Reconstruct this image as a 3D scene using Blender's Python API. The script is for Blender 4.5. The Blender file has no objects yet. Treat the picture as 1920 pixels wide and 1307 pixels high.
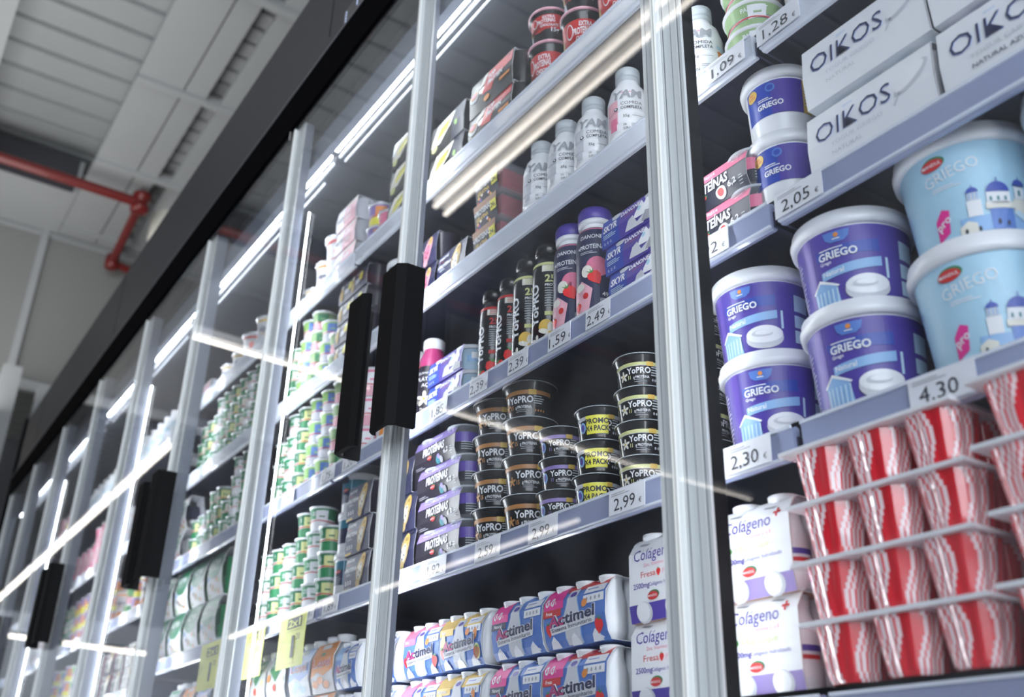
import bpy, bmesh, math, random
from math import sin, cos, pi, radians
from mathutils import Vector, Matrix
from mathutils.geometry import tessellate_polygon

random.seed(7)
S = bpy.context.scene
COL = S.collection

# ------------------------------------------------------------------ camera
cd = bpy.data.cameras.new('camera')
cam = bpy.data.objects.new('camera', cd)
COL.objects.link(cam)
R_ = Vector((0.55974, 0.82836, 0.02269))
D_ = Vector((-0.34476, 0.25768, -0.90263))
F_ = Vector((-0.75355, 0.49742, 0.42982))
m3 = Matrix((R_, -D_, -F_)).transposed()
cam.matrix_world = Matrix.Translation((0, -0.793, 0.30)) @ m3.to_4x4()
cd.sensor_width = 36.0
cd.lens = 1872.4 / 1920 * 36.0
cd.clip_start = 0.02
cd.clip_end = 200
cd.dof.use_dof = True
cd.dof.focus_distance = 1.62
cd.dof.aperture_fstop = 3.6
S.camera = cam

# ------------------------------------------------------------------ world and view
w = bpy.data.worlds.new('store_air')
S.world = w
w.use_nodes = True
w.node_tree.nodes['Background'].inputs[0].default_value = (0.80, 0.88, 1.0, 1)
w.node_tree.nodes['Background'].inputs[1].default_value = 0.35
S.view_settings.view_transform = 'Standard'
S.view_settings.look = 'None'
S.view_settings.exposure = 0.45
S.view_settings.gamma = 1.0
S.view_settings.use_curve_mapping = False

# added soft fill lights, out of view, with no fitting of their own
def area(name, loc, rot, sx, sy, power, col=(1, 1, 1)):
    l = bpy.data.lights.new(name, 'AREA')
    l.shape = 'RECTANGLE'; l.size = sx; l.size_y = sy; l.energy = power; l.color = col
    o = bpy.data.objects.new(name, l); COL.objects.link(o)
    o.location = loc; o.rotation_euler = rot
    return o
area('aisle_fill', (5.5, -4.5, 2.2), (radians(90), 0, radians(52)), 6, 4, 390, (0.90, 0.95, 1.0))  # added fill beside the camera, brightens fascia and mullions
area('ceiling_fill', (-6.2, -.75, 3.1), (radians(180), 0, 0), 5, 1.2, 42, (1.0, 0.99, 0.97))  # added unseen fill facing up, brightens the ceiling only
LED = 25.0        # strength of the cabinet strips
TUBE = 4.5        # strength of the shop's tube lamps

# ------------------------------------------------------------------ materials
MATS = {}
def mat(name, col=(0.8, 0.8, 0.8), rough=0.45, metal=0.0, emit=0.0, coat=0.0, noise=0.0, bump=0.0, scale=30.0, trans=0.0, spec=0.5):
    if name in MATS:
        return MATS[name]
    m = bpy.data.materials.new(name); m.use_nodes = True
    nt = m.node_tree; b = nt.nodes['Principled BSDF']
    b.inputs['Base Color'].default_value = (*col, 1)
    b.inputs['Roughness'].default_value = rough
    b.inputs['Metallic'].default_value = metal
    b.inputs['Coat Weight'].default_value = coat
    b.inputs['Specular IOR Level'].default_value = spec
    if emit:
        b.inputs['Emission Color'].default_value = (*col, 1)
        b.inputs['Emission Strength'].default_value = emit
    if noise or bump:
        tc = nt.nodes.new('ShaderNodeTexCoord')
        nz = nt.nodes.new('ShaderNodeTexNoise'); nz.inputs['Scale'].default_value = scale
        nt.links.new(tc.outputs['Object'], nz.inputs['Vector'])
        if noise:
            mx = nt.nodes.new('ShaderNodeMix'); mx.data_type = 'RGBA'
            mx.inputs['A'].default_value = (*[c * (1 - noise) for c in col], 1)
            mx.inputs['B'].default_value = (*[min(1, c * (1 + noise)) for c in col], 1)
            nt.links.new(nz.outputs['Fac'], mx.inputs['Factor'])
            nt.links.new(mx.outputs['Result'], b.inputs['Base Color'])
        if bump:
            bp = nt.nodes.new('ShaderNodeBump'); bp.inputs['Strength'].default_value = bump
            bp.inputs['Distance'].default_value = 0.01
            nt.links.new(nz.outputs['Fac'], bp.inputs['Height'])
            nt.links.new(bp.outputs['Normal'], b.inputs['Normal'])
    if trans:
        tr = nt.nodes.new('ShaderNodeBsdfTransparent')
        ms = nt.nodes.new('ShaderNodeMixShader'); ms.inputs[0].default_value = trans
        out = nt.nodes['Material Output']
        nt.links.new(b.outputs[0], ms.inputs[1]); nt.links.new(tr.outputs[0], ms.inputs[2])
        nt.links.new(ms.outputs[0], out.inputs['Surface'])
    MATS[name] = m
    return m

def glass_mat():
    # clear pane: Fresnel mirror over a clear, slightly grey body with a fine film of dust
    m = bpy.data.materials.new('door_glass'); m.use_nodes = True
    nt = m.node_tree; nt.nodes.clear()
    out = nt.nodes.new('ShaderNodeOutputMaterial')
    tr = nt.nodes.new('ShaderNodeBsdfTransparent'); tr.inputs[0].default_value = (0.965, 0.975, 0.985, 1)
    gl = nt.nodes.new('ShaderNodeBsdfGlossy'); gl.inputs['Roughness'].default_value = 0.004
    fr = nt.nodes.new('ShaderNodeFresnel')
    geo = nt.nodes.new('ShaderNodeNewGeometry')
    mr = nt.nodes.new('ShaderNodeMapRange')
    mr.inputs['To Min'].default_value = 1.5; mr.inputs['To Max'].default_value = 1 / 1.5
    nt.links.new(geo.outputs['Backfacing'], mr.inputs['Value']); nt.links.new(mr.outputs[0], fr.inputs['IOR'])
    mx = nt.nodes.new('ShaderNodeMixShader')
    nt.links.new(fr.outputs[0], mx.inputs[0]); nt.links.new(tr.outputs[0], mx.inputs[1]); nt.links.new(gl.outputs[0], mx.inputs[2])
    df = nt.nodes.new('ShaderNodeBsdfDiffuse'); df.inputs[0].default_value = (0.9, 0.93, 1, 1)
    nz = nt.nodes.new('ShaderNodeTexNoise'); nz.inputs['Scale'].default_value = 9; nz.inputs['Detail'].default_value = 6
    tc = nt.nodes.new('ShaderNodeTexCoord'); nt.links.new(tc.outputs['Object'], nz.inputs['Vector'])
    rp = nt.nodes.new('ShaderNodeMapRange'); rp.inputs['From Min'].default_value = 0.35; rp.inputs['From Max'].default_value = 0.8
    rp.inputs['To Min'].default_value = 0.004; rp.inputs['To Max'].default_value = 0.028
    nt.links.new(nz.outputs['Fac'], rp.inputs['Value'])
    m2 = nt.nodes.new('ShaderNodeMixShader')
    nt.links.new(rp.outputs[0], m2.inputs[0]); nt.links.new(mx.outputs[0], m2.inputs[1]); nt.links.new(df.outputs[0], m2.inputs[2])
    nt.links.new(m2.outputs[0], out.inputs['Surface'])
    MATS['door_glass'] = m
glass_mat()
M = mat
M('white_plastic', (0.86, 0.88, 0.92), 0.35, coat=0.2)
M('white_card', (0.84, 0.86, 0.90), 0.5)
M('cream', (0.80, 0.78, 0.70), 0.45)
M('black_plastic', (0.012, 0.012, 0.014), 0.25, coat=0.3)
M('black_matte', (0.007, 0.007, 0.008), 0.6, spec=0.10)
M('ink', (0.02, 0.02, 0.035), 0.5)
M('navy', (0.025, 0.028, 0.085), 0.35)
M('dark_navy', (0.02, 0.022, 0.045), 0.35)
M('blue', (0.03, 0.07, 0.42), 0.35)
M('mid_blue', (0.10, 0.22, 0.62), 0.35)
M('light_blue', (0.28, 0.50, 0.82), 0.4)
M('sky_blue', (0.42, 0.68, 0.85), 0.4)
M('pale_blue', (0.55, 0.75, 0.90), 0.4)
M('violet', (0.085, 0.055, 0.36), 0.35)
M('purple', (0.13, 0.08, 0.42), 0.35)
M('lilac', (0.30, 0.22, 0.55), 0.4)
M('plum_black', (0.022, 0.018, 0.032), 0.3)
M('red', (0.62, 0.03, 0.03), 0.35)
M('bright_red', (0.85, 0.03, 0.035), 0.3)
M('pink', (0.80, 0.20, 0.34), 0.4)
M('hot_pink', (0.80, 0.03, 0.30), 0.4)
M('soft_pink', (0.80, 0.42, 0.50), 0.4)
M('magenta', (0.50, 0.05, 0.20), 0.35)
M('orange', (0.80, 0.28, 0.05), 0.4)
M('caramel', (0.48, 0.22, 0.07), 0.4)
M('gold', (0.75, 0.50, 0.10), 0.4)
M('yellow', (0.85, 0.80, 0.08), 0.4)
M('pale_yellow', (0.70, 0.72, 0.32), 0.4)
M('green', (0.02, 0.23, 0.09), 0.35)
M('dark_green', (0.01, 0.16, 0.07), 0.4)
M('lime', (0.30, 0.55, 0.15), 0.4)
M('leaf', (0.08, 0.30, 0.06), 0.4)
M('sage', (0.30, 0.45, 0.22), 0.4)
M('teal', (0.02, 0.20, 0.25), 0.4)
M('petrol', (0.03, 0.20, 0.30), 0.35)
M('grey', (0.35, 0.36, 0.40), 0.5)
M('cap_grey', (0.55, 0.60, 0.64), 0.4)
M('pale_grey', (0.62, 0.64, 0.70), 0.45)
M('fruit_red', (0.35, 0.02, 0.04), 0.2, coat=0.6)
M('clear_plastic', (0.75, 0.80, 0.86), 0.12, trans=0.8, coat=0.5)
M('foil', (0.80, 0.82, 0.86), 0.25, metal=0.8)
M('kraft', (0.50, 0.33, 0.25), 0.8, noise=0.15)
M('biscuit', (0.62, 0.46, 0.20), 0.6, noise=0.25, scale=120)

# ------------------------------------------------------------------ mesh helper
def text_shape(s, bold=0.0, shear=0.0, space=1.0, _c={}):
    key = (s, bold, shear, space)
    if key in _c:
        return _c[key]
    c = bpy.data.curves.new('t', 'FONT'); c.body = s; c.resolution_u = 2
    c.offset = bold; c.shear = shear; c.space_character = space; c.size = 1.0
    o = bpy.data.objects.new('t', c); COL.objects.link(o)
    dg = bpy.context.evaluated_depsgraph_get()
    me = bpy.data.meshes.new_from_object(o.evaluated_get(dg))
    vs = [(v.co.x, v.co.y) for v in me.vertices]; fs = [tuple(p.vertices) for p in me.polygons]
    bpy.data.objects.remove(o); bpy.data.curves.remove(c); bpy.data.meshes.remove(me)
    if vs:
        x0 = min(v[0] for v in vs); x1 = max(v[0] for v in vs)
    else:
        x0, x1 = 0, 1
    vs = [((x - x0) / 0.72, y / 0.72) for x, y in vs]      # capital height becomes 1
    _c[key] = (vs, fs, (x1 - x0) / 0.72)
    return _c[key]

def flat(y=0.0, x0=0.0, z0=0.0, tilt=0.0):
    """front plane facing -y; tilt leans the top backwards"""
    def f(u, v, e):
        return (x0 + u, y - e * cos(tilt) + v * sin(tilt), z0 + v * cos(tilt) + e * sin(tilt))
    f.slab = None
    return f
def side(x, y0=0.0, z0=0.0):
    def f(u, v, e):
        return (x + e, y0 + u, z0 + v)
    f.slab = None
    return f
def wrap(rf, z0=0.0, turn=0.0):
    """round a body whose radius at height v is rf(v); u runs to the viewer's right"""
    def f(u, v, e):
        r = rf(v); a = u / f.r0 + turn
        return ((r + e) * sin(a), -(r + e) * cos(a), z0 + v)
    f.r0 = rf(0.03)
    f.slab = 0.005
    return f

def clip(poly, a, b):
    def cut(p, k, sgn):
        o = []
        for i in range(len(p)):
            A, B = p[i - 1], p[i]
            ia, ib = sgn * (A[0] - k) >= 0, sgn * (B[0] - k) >= 0
            if ia != ib:
                t = (k - A[0]) / (B[0] - A[0]); o.append((k, A[1] + t * (B[1] - A[1])))
            if ib:
                o.append(B)
        return o
    p = cut(poly, a, 1)
    return cut(p, b, -1) if len(p) > 2 else []

class MB:
    def __init__(s):
        s.v = []; s.f = []; s.m = []; s.sm = []; s.mats = []
    def mi(s, name):
        if name not in s.mats:
            s.mats.append(name)
        return s.mats.index(name)
    def add(s, vs, fs, m, smooth=False):
        o = len(s.v); k = s.mi(m); s.v += [tuple(v) for v in vs]
        for f in fs:
            s.f.append(tuple(i + o for i in f)); s.m.append(k); s.sm.append(smooth)
        return s
    def box(s, x0, x1, y0, y1, z0, z1, m):
        v = [(x, y, z) for x in (x0, x1) for y in (y0, y1) for z in (z0, z1)]
        return s.add(v, [(0, 1, 3, 2), (4, 6, 7, 5), (0, 4, 5, 1), (2, 3, 7, 6), (0, 2, 6, 4), (1, 5, 7, 3)], m)
    def lathe(s, prof, m, n=40, cx=0, cy=0, z0=0, smooth=True, shape=None):
        vs = []; fs = []
        for r, z in prof:
            for i in range(n):
                a = 2 * pi * i / n
                k = shape(a, z) if shape else 1
                vs.append((cx + r * k * sin(a), cy - r * k * cos(a), z0 + z))
        for j in range(len(prof) - 1):
            for i in range(n):
                a, b = j * n + i, j * n + (i + 1) % n
                fs.append((a, b, b + n, a + n))
        s.add(vs, fs, m, smooth)
        s.add([vs[i] for i in range(n)], [tuple(range(n))[::-1]], m)
        s.add([vs[(len(prof) - 1) * n + i] for i in range(n)], [tuple(range(n))], m)
        return s
    def tube(s, p0, p1, r, m, n=12):
        p0, p1 = Vector(p0), Vector(p1); d = (p1 - p0).normalized()
        a = d.orthogonal().normalized(); b = d.cross(a)
        vs = [tuple(p + a * r * cos(2 * pi * i / n) + b * r * sin(2 * pi * i / n)) for p in (p0, p1) for i in range(n)]
        fs = [(i, (i + 1) % n, n + (i + 1) % n, n + i) for i in range(n)]
        s.add(vs, fs, m, True)
        s.add(vs[:n], [tuple(range(n))[::-1]], m); s.add(vs[n:], [tuple(range(n))], m)
        return s
    def sheet(s, polys, m, fn, layer=1):
        e = 0.0005 * layer
        if getattr(fn, 'vb', None):
            out = []
            for p in polys:
                q = [(b, a) for a, b in p]; lo = min(a for a, b in q); hi = max(a for a, b in q)
                br = [lo] + [z for z in fn.vb if lo + 1e-6 < z < hi - 1e-6] + [hi]
                for z0, z1 in zip(br, br[1:]):
                    c = clip(q, z0, z1) if len(br) > 2 else q
                    if len(c) > 2:
                        out.append([(a, b) for b, a in c])
            polys = out
        if fn.slab:
            out = []
            for p in polys:
                lo = min(q[0] for q in p); hi = max(q[0] for q in p)
                k = math.floor(lo / fn.slab)
                while k * fn.slab < hi:
                    c = clip(p, k * fn.slab, (k + 1) * fn.slab)
                    if len(c) > 2:
                        out.append(c)
                    k += 1
            polys = out
        for p in polys:
            s.add([fn(u, v, e) for u, v in p], [tuple(range(len(p)))], m)
        return s
    def poly(s, pts, m, fn, layer=1):
        if len(pts) > 4 or fn.slab:
            tri = tessellate_polygon([[Vector((u, v, 0)) for u, v in pts]])
            return s.sheet([[pts[i] for i in t] for t in tri], m, fn, layer)
        return s.sheet([pts], m, fn, layer)
    def rect(s, u0, u1, v0, v1, m, fn, layer=1):
        return s.sheet([[(u0, v0), (u1, v0), (u1, v1), (u0, v1)]], m, fn, layer)
    def oval(s, cu, cv, ru, rv, m, fn, layer=1, n=20, rot=0.0):
        p = []
        for i in range(n):
            a = 2 * pi * i / n; x, y = ru * cos(a), rv * sin(a)
            p.append((cu + x * cos(rot) - y * sin(rot), cv + x * sin(rot) + y * cos(rot)))
        return s.sheet([p], m, fn, layer)
    def text(s, t, u, v, h, m, fn, layer=2, bold=0.0, shear=0.0, al='l', rot=0.0, wide=1.0, space=1.0, width=None):
        vs, fs, w = text_shape(t, bold, shear, space)
        if width:
            wide = width / (w * h)
        o = {'l': 0, 'c': -w / 2, 'r': -w}[al]
        P = []
        for x, y in vs:
            X, Y = (x + o) * h * wide, y * h
            P.append((u + X * cos(rot) - Y * sin(rot), v + X * sin(rot) + Y * cos(rot)))
        if (fn.slab or getattr(fn, 'vb', None)) and h > 0.006:
            s.sheet([[P[i] for i in f] for f in fs], m, fn, layer)
        else:
            e = 0.0005 * layer
            s.add([fn(a, b, e) for a, b in P], fs, m)
        return s
    def mesh(s, name):
        me = bpy.data.meshes.new(name)
        me.from_pydata(s.v, [], s.f)
        for n in s.mats:
            me.materials.append(MATS[n])
        me.polygons.foreach_set('material_index', s.m)
        me.polygons.foreach_set('use_smooth', s.sm)
        me.update()
        return me

def part(name, mb, parent, label=None, loc=None, kind=None):
    o = bpy.data.objects.new(name, mb.mesh(name)); COL.objects.link(o); o.parent = parent
    if label: o['label'] = label
    if loc: o.location = loc
    if kind: o['kind'] = kind
    return o
def tag(o, label, cat, group=None, kind=None):
    if label: o['label'] = label
    if cat: o['category'] = cat
    if group: o['group'] = group
    if kind: o['kind'] = kind
    return o
def thing(name, label=None, cat=None, loc=(0, 0, 0), group=None):
    o = bpy.data.objects.new(name, None); COL.objects.link(o); o.location = loc
    o.empty_display_size = 0.02
    return tag(o, label, cat, group)
def struct(name, mb):
    o = part(name, mb, None); o['kind'] = 'structure'; return o
def copy_tree(o, parent=None):
    c = o.copy(); COL.objects.link(c); c.parent = parent
    for ch in o.children:
        copy_tree(ch, c)
    return c
KIDS = {}
class Kind:
    """a product built once; put() uses it the first time and copies it afterwards"""
    def __init__(s, build, desc, cat, *a, **k):
        s.build, s.desc, s.cat, s.a, s.k, s.root = build, desc, cat, a, k, None
        s.used = False
    def put(s, x, y, z, where, group, rz=0.0, sc=1.0):
        if s.root is None:
            s.root = s.build(*s.a, **s.k); r = s.root
        else:
            r = copy_tree(s.root)
        r.location = (x, y, z); r.rotation_euler = (0, 0, rz); r.scale = (sc, sc, sc)
        tag(r, s.desc + ', ' + where, s.cat, group)
        return r

# ------------------------------------------------------------------ room
PITCH, X0 = 0.78, -0.869
ZF = {'S': 0.440, 'E': 0.745, 'D': 1.062, 'C': 1.352, 'B': 1.648}       # shelf surfaces
ZFAR = {'S': 0.40, 'E': 0.690, 'D': 0.972, 'C': 1.272, 'B': 1.610}      # beyond the fourth door
M('deck_steel', (0.40, 0.42, 0.43), 0.5, noise=0.06, scale=3)
M('ceiling_panel', (0.36, 0.375, 0.385), 0.6, noise=0.04, scale=2)
M('panel_gap', (0.05, 0.05, 0.06), 0.8)
M('wall_paint', (0.24, 0.24, 0.235), 0.8, noise=0.05, scale=1.5)
M('floor_tile', (0.38, 0.38, 0.40), 0.3, noise=0.1, scale=2)
M('roof_void', (0.10, 0.10, 0.11), 0.8)
M('red_pipe', (0.16, 0.008, 0.007), 0.4, coat=0.3)

f = MB().box(-32, 6, -14, 1.2, -0.05, 0, 'floor_tile'); struct('floor', f)
# corrugated roof deck, ribs running across the aisle
def deck(x0, x1, y0, y1, z, pitch, m):
    mb = MB(); n = int((x1 - x0) / pitch); prof = []
    for i in range(n + 1):
        x = x0 + i * pitch
        prof += [(x, 0), (x + pitch * 0.80, 0), (x + pitch * 0.84, 0.035), (x + pitch * 0.95, 0.035)]
    vs = [(x, y, z + h) for x, h in prof for y in (y0, y1)]
    fs = [(2 * i, 2 * i + 2, 2 * i + 3, 2 * i + 1) for i in range(len(prof) - 1)]
    return mb.add(vs, fs, m)
struct('ceiling', deck(-32, 6, -14, 1.2, 5.45, 0.30, 'deck_steel'))
pn = MB()
yA, yG, yL, yR, yE = 0.025, 0.345, 0.505, 0.615, 0.80
for k in range(-6, 8):
    xb = -4.92 - 1.2 * k; xa = xb - 1.2
    if xa < -8.7: xa = -8.7
    if xb <= xa: continue
    pn.box(xa + .02, xb - .02, yA, yG - .006, 5.0, 5.06, 'ceiling_panel')
    pn.box(xa + .02, xb - .02, yG + .006, yL, 5.0, 5.06, 'ceiling_panel')
    pn.box(xa + .02, xb - .02, yR, yE + .5, 5.0, 5.05, 'ceiling_panel')
pn.box(-8.7, 3, yG - .006, yG + .006, 5.03, 5.05, 'panel_gap')
struct('trim_1', pn)
struct('trim_5', deck(-8.7, 3, .45, .70, 5.13, 0.17, 'ceiling_panel'))
bt = MB()
for k in range(-6, 4):
    xb = -4.92 - 1.2 * k
    bt.box(xb - .03, xb + .03, yA, yE + .5, 4.975, 5.05, 'ceiling_panel')
struct('trim_2', bt)
bm_ = MB().box(-8.7, 3, -.96, -.80, 4.92, 5.45, 'ceiling_panel'); struct('trim_3', bm_)
# end wall hanging above the far end of the aisle, with a seam and ledge
wl = MB(); WX = -8.75
wl.box(WX - .15, WX, -6, 1.2, 3.55, 5.05, 'wall_paint')
wl.box(WX, WX + .05, -6, 1.2, 3.50, 3.58, 'ceiling_panel')
wl.box(WX, WX + .03, -6, 1.2, 4.96, 5.03, 'ceiling_panel')
struct('wall_left', wl)
sm = MB().box(WX, WX + .05, -.10, -.04, 3.5, 5.05, 'ceiling_panel')
struct('trim_4', sm)
wb = MB().box(-32, 6, 1.2, 1.35, 0, 5.5, 'wall_paint'); struct('wall_back', wb)
wf = MB().box(-32, 6, -14.1, -14, 0, 5.5, 'wall_paint'); struct('wall_front', wf)
dk = MB().box(WX - 1.6, WX - 1.5, -.2, 1.2, 0, 3.55, 'roof_void'); struct('wall_far', dk)
# posts and bracket beyond the cabinet's end
ps = thing('support_column', 'pale grey steel column rising beyond the far end of the cabinet', 'column', (-8.3, 0.0, 0))
part('shaft', MB().box(-.06, .06, -.16, -.02, 0, 3.5, 'ceiling_panel'), ps)
ps2 = thing('side_panel', 'pale grey upright panel leaning out behind the end of the cabinet header', 'panel', (-7.9, 0.0, 0))
part('sheet', MB().box(-.05, .05, .08, .30, 2.0, 3.22, 'ceiling_panel'), ps2)
# a low white duct under the deck beside the panels
du = thing('air_duct', 'white boxed duct running below the roof deck behind the red pipe', 'duct', (0, 0, 0))
part('casing', MB().box(-8.7, -7.9, -6, 0.02, 5.0, 5.3, 'ceiling_panel'), du)
part('edge', MB().box(-7.9, -7.88, -6, -0.02, 4.98, 5.3, 'panel_gap'), du, 'dark edge strip')

pp = thing('sprinkler_pipe', 'dark red sprinkler pipe with elbow joints hanging below the ceiling', 'pipe')
a = Vector((-7.50, -6.0, 4.86)); b = Vector((-7.52, .46, 4.86)); c = Vector((-8.55, .50, 4.80)); d = Vector((-8.58, .66, 4.78)); e = Vector((-8.0, .80, 4.80))
part('run', MB().tube(a, b, .042, 'red_pipe', 16), pp)
part('branch', MB().tube(b, c, .038, 'red_pipe', 16), pp)
part('tail', MB().tube(c, d, .034, 'red_pipe', 14).tube(d, d + Vector((0, .12, 0)), .05, 'red_pipe', 14), pp)
part('elbow', MB().lathe([(.045, -.09), (.075, -.08), (.075, -.03), (.055, -.02), (.055, .02), (.075, .03), (.075, .08), (.045, .09)], 'red_pipe', 18), pp, loc=b)
part('elbow', MB().lathe([(.04, -.07), (.06, -.06), (.06, .06), (.04, .07)], 'red_pipe', 18), pp, loc=c)
hg = thing('ceiling_lamp_drum', 'cream cylindrical fitting half hidden above the cabinet header beside the red pipe', 'fitting', (-7.86, .80, 4.72))
part('drum', MB().lathe([(.02, 0), (.15, .01), (.17, .05), (.17, .30), (.10, .32)], 'cream', 30), hg)

# shop tube lamps over the aisle (they mirror in the glass doors)
M('tube_light', (1.0, 0.93, 0.84), 0.4, emit=TUBE)
M('lamp_body', (0.7, 0.7, 0.7), 0.4)
def tube_lamp(x0, y0, x1, y1, z, label, r=.03):
    t = thing('strip_lamp', label, 'lamp', (x0, y0, z))
    d = Vector((x1 - x0, y1 - y0, 0)); n = Vector((-d.y, d.x, 0)).normalized() * .03
    vs = [tuple(q + Vector((0, 0, h))) for h in (.03, .09) for q in (n, n + d, d - n, -n)]
    part('housing', MB().add(vs, [(0, 1, 2, 3), (4, 7, 6, 5), (0, 4, 5, 1), (1, 5, 6, 2), (2, 6, 7, 3), (3, 7, 4, 0)], 'lamp_body'), t)
    part('tube', MB().tube((0, 0, 0), d, r, 'tube_light', 12), t, 'glowing white tube')
LZ = 3.5
tube_lamp(-4.30, -1.51, -1.2, -1.51, LZ, 'long shop strip lamp over the aisle opposite the nearest doors', .014)
tube_lamp(-4.34, -1.60, -1.2, -1.60, LZ, 'second shop strip lamp over the aisle, farther from the cabinet', .012)
tube_lamp(-19.5, -1.50, -9.4, -1.50, LZ, 'long shop strip lamp over the aisle beyond the hanging wall', .034)
tube_lamp(-14.2, -6.15, -9.0, -6.15, LZ, 'shop strip lamp over the parallel aisle, nearer length', .02)
tube_lamp(-20, -5.9, -15.2, -5.9, LZ, 'shop strip lamp over the parallel aisle, farther length', .026)
tube_lamp(-6.86, -.92, -7.20, -7.1, LZ, 'shop strip lamp running across the aisles', .012)
tube_lamp(-22.8, -2.1, -23.4, -5.2, LZ, 'shop strip lamp running across the aisles far away', .04)

# ------------------------------------------------------------------ refrigerated cabinet
M('fascia', (0.060, 0.062, 0.070), 0.5, spec=0.25, noise=0.05, scale=2, metal=0.0)
M('fascia_black', (0.003, 0.003, 0.004), 0.85, spec=0.02)
M('fascia_lip', (0.16, 0.165, 0.20), 0.3)
M('inner_back', (0.055, 0.060, 0.11), 0.5, metal=0.2, noise=0.25, scale=5)
M('inner_roof', (0.10, 0.105, 0.12), 0.35, metal=0.4)
M('aluminium', (0.66, 0.68, 0.70), 0.28, metal=0.75)
M('gasket', (0.84, 0.87, 0.88), 0.4)
M('gasket_pale', (0.93, 0.95, 0.94), 0.35)
M('gasket_dark', (0.20, 0.21, 0.24), 0.45)
M('led', (0.93, 0.97, 1.0), 0.4, emit=LED)
M('led_reflection', (0.80, 0.88, 1.0), 0.4, emit=0.75)  # emission imitating the mirrored strip light
M('led_case', (0.35, 0.39, 0.47), 0.35)
M('shelf_steel', (0.035, 0.038, 0.075), 0.35, metal=0.35)
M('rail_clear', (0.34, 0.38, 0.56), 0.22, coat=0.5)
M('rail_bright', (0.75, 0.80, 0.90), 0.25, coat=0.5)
M('card', (0.78, 0.80, 0.86), 0.5)
M('tag_yellow', (0.86, 0.90, 0.22), 0.5)
XL, XR = -7.20, 0.75
cab = thing('refrigerated_cabinet', 'long dark grey refrigerated display cabinet with glass doors, lit white inside', 'display cabinet')
fa = MB().box(XL, XR, -.005, .60, 2.315, 2.735, 'fascia')
k = 0
for sx in (-2.22, -4.7, -6.6):
    fa.box(sx - .0015, sx + .0015, -.0058, 0, 2.40, 2.735, 'fascia_black')
part('header_fascia', fa, cab)
part('header_trim', MB().box(XL - .01, XR, -.02, .05, 2.17, 2.315, 'fascia_black').box(XL, XR, -.022, -.02, 2.312, 2.318, 'fascia_lip'), cab, 'black trim band')
part('end_panel', MB().box(XL - .03, XL, -.02, .64, .0, 2.735, 'fascia_black'), cab)
part('back_panel', MB().box(XL, XR, .56, .60, .05, 2.2, 'inner_back'), cab)
part('inner_roof', MB().box(XL, XR, .05, .60, 2.13, 2.19, 'inner_roof'), cab)
part('plinth', MB().box(XL, XR, -.0, .60, 0, .12, 'fascia_black'), cab)
lp = MB().box(XL, XR, .052, .075, 2.05, 2.13, 'led_case')
part('light_rail', lp, cab, 'pale strip light housing')
JX = [0.60, -.735, -2.105, -3.42, -4.74, -6.06, XL + .01]
for i in range(len(JX) - 1):
    xr, xl = JX[i] - .22, JX[i + 1] - .18
    xl = max(xl, XL + .02)
    part('light_strip', MB().box(xl, xr, .080, .090, 2.060, 2.071, 'led'), cab, 'glowing white strip light')
    part('reflection_strip', MB().box(xl, xr, .094, .100, 2.042, 2.049, 'led_reflection').box(xl - .0, xr - .10, .112, .116, 2.036, 2.041, 'led_reflection'), cab)  # glowing bars stand in for the strip's reflections in the cabinet roof
# mullions and upright strip lights
M('gasket_side', (0.20, 0.22, 0.28), 0.4)
def mullion(x, k):
    mb = MB()
    mb.box(x + .002, x + .080, .004, .030 if k <= 0 else (.018, .032, .045)[min(k, 3) - 1], .12, 2.17, 'black_matte' if k <= 0 else 'gasket_side')
    w_ = [(0, .006, 'gasket_pale', .004), (.006, .010, 'gasket_dark', .001), (.010, .030, 'gasket', .006), (.030, .034, 'gasket_dark', .002),
          (.034, .044, 'gasket_pale', .007), (.044, .047, 'gasket_dark', .003), (.047, .060, 'gasket', .005), (.060, .063, 'gasket_dark', .002),
          (.063, .074, 'gasket_pale', .006), (.074, .077, 'gasket_dark', .002), (.077, .082, 'gasket', .004)]
    for a0, b0, m_, h in w_:
        mb.box(x + a0, x + b0, .004 - h * .5, .0065, .12, 2.168, m_)
    return mb
for k in range(-1, 9):
    x = X0 - PITCH * k
    if x - .0 < XL: x = XL
    part('mullion', mullion(x, k), cab)
    lr = .0045 if k <= 0 else .0075
    lx = x + (-.018 if k <= 0 else (-.050, -.035, -.050)[min(k, 3) - 1] - .012 * max(0, k - 3))
    if lx > XL + .02:
        part('upright_light', MB().tube((lx, .056 if k > 2 else .052, .15), (lx, .056 if k > 2 else .052, 1.98), lr, 'led', 10), cab, 'glowing white upright light tube')
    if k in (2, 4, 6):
        part('upright_light', MB().tube((x + .094, .045, .15), (x + .094, .045, 1.86), .0024, 'led', 10), cab, 'glowing white upright light tube')
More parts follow.
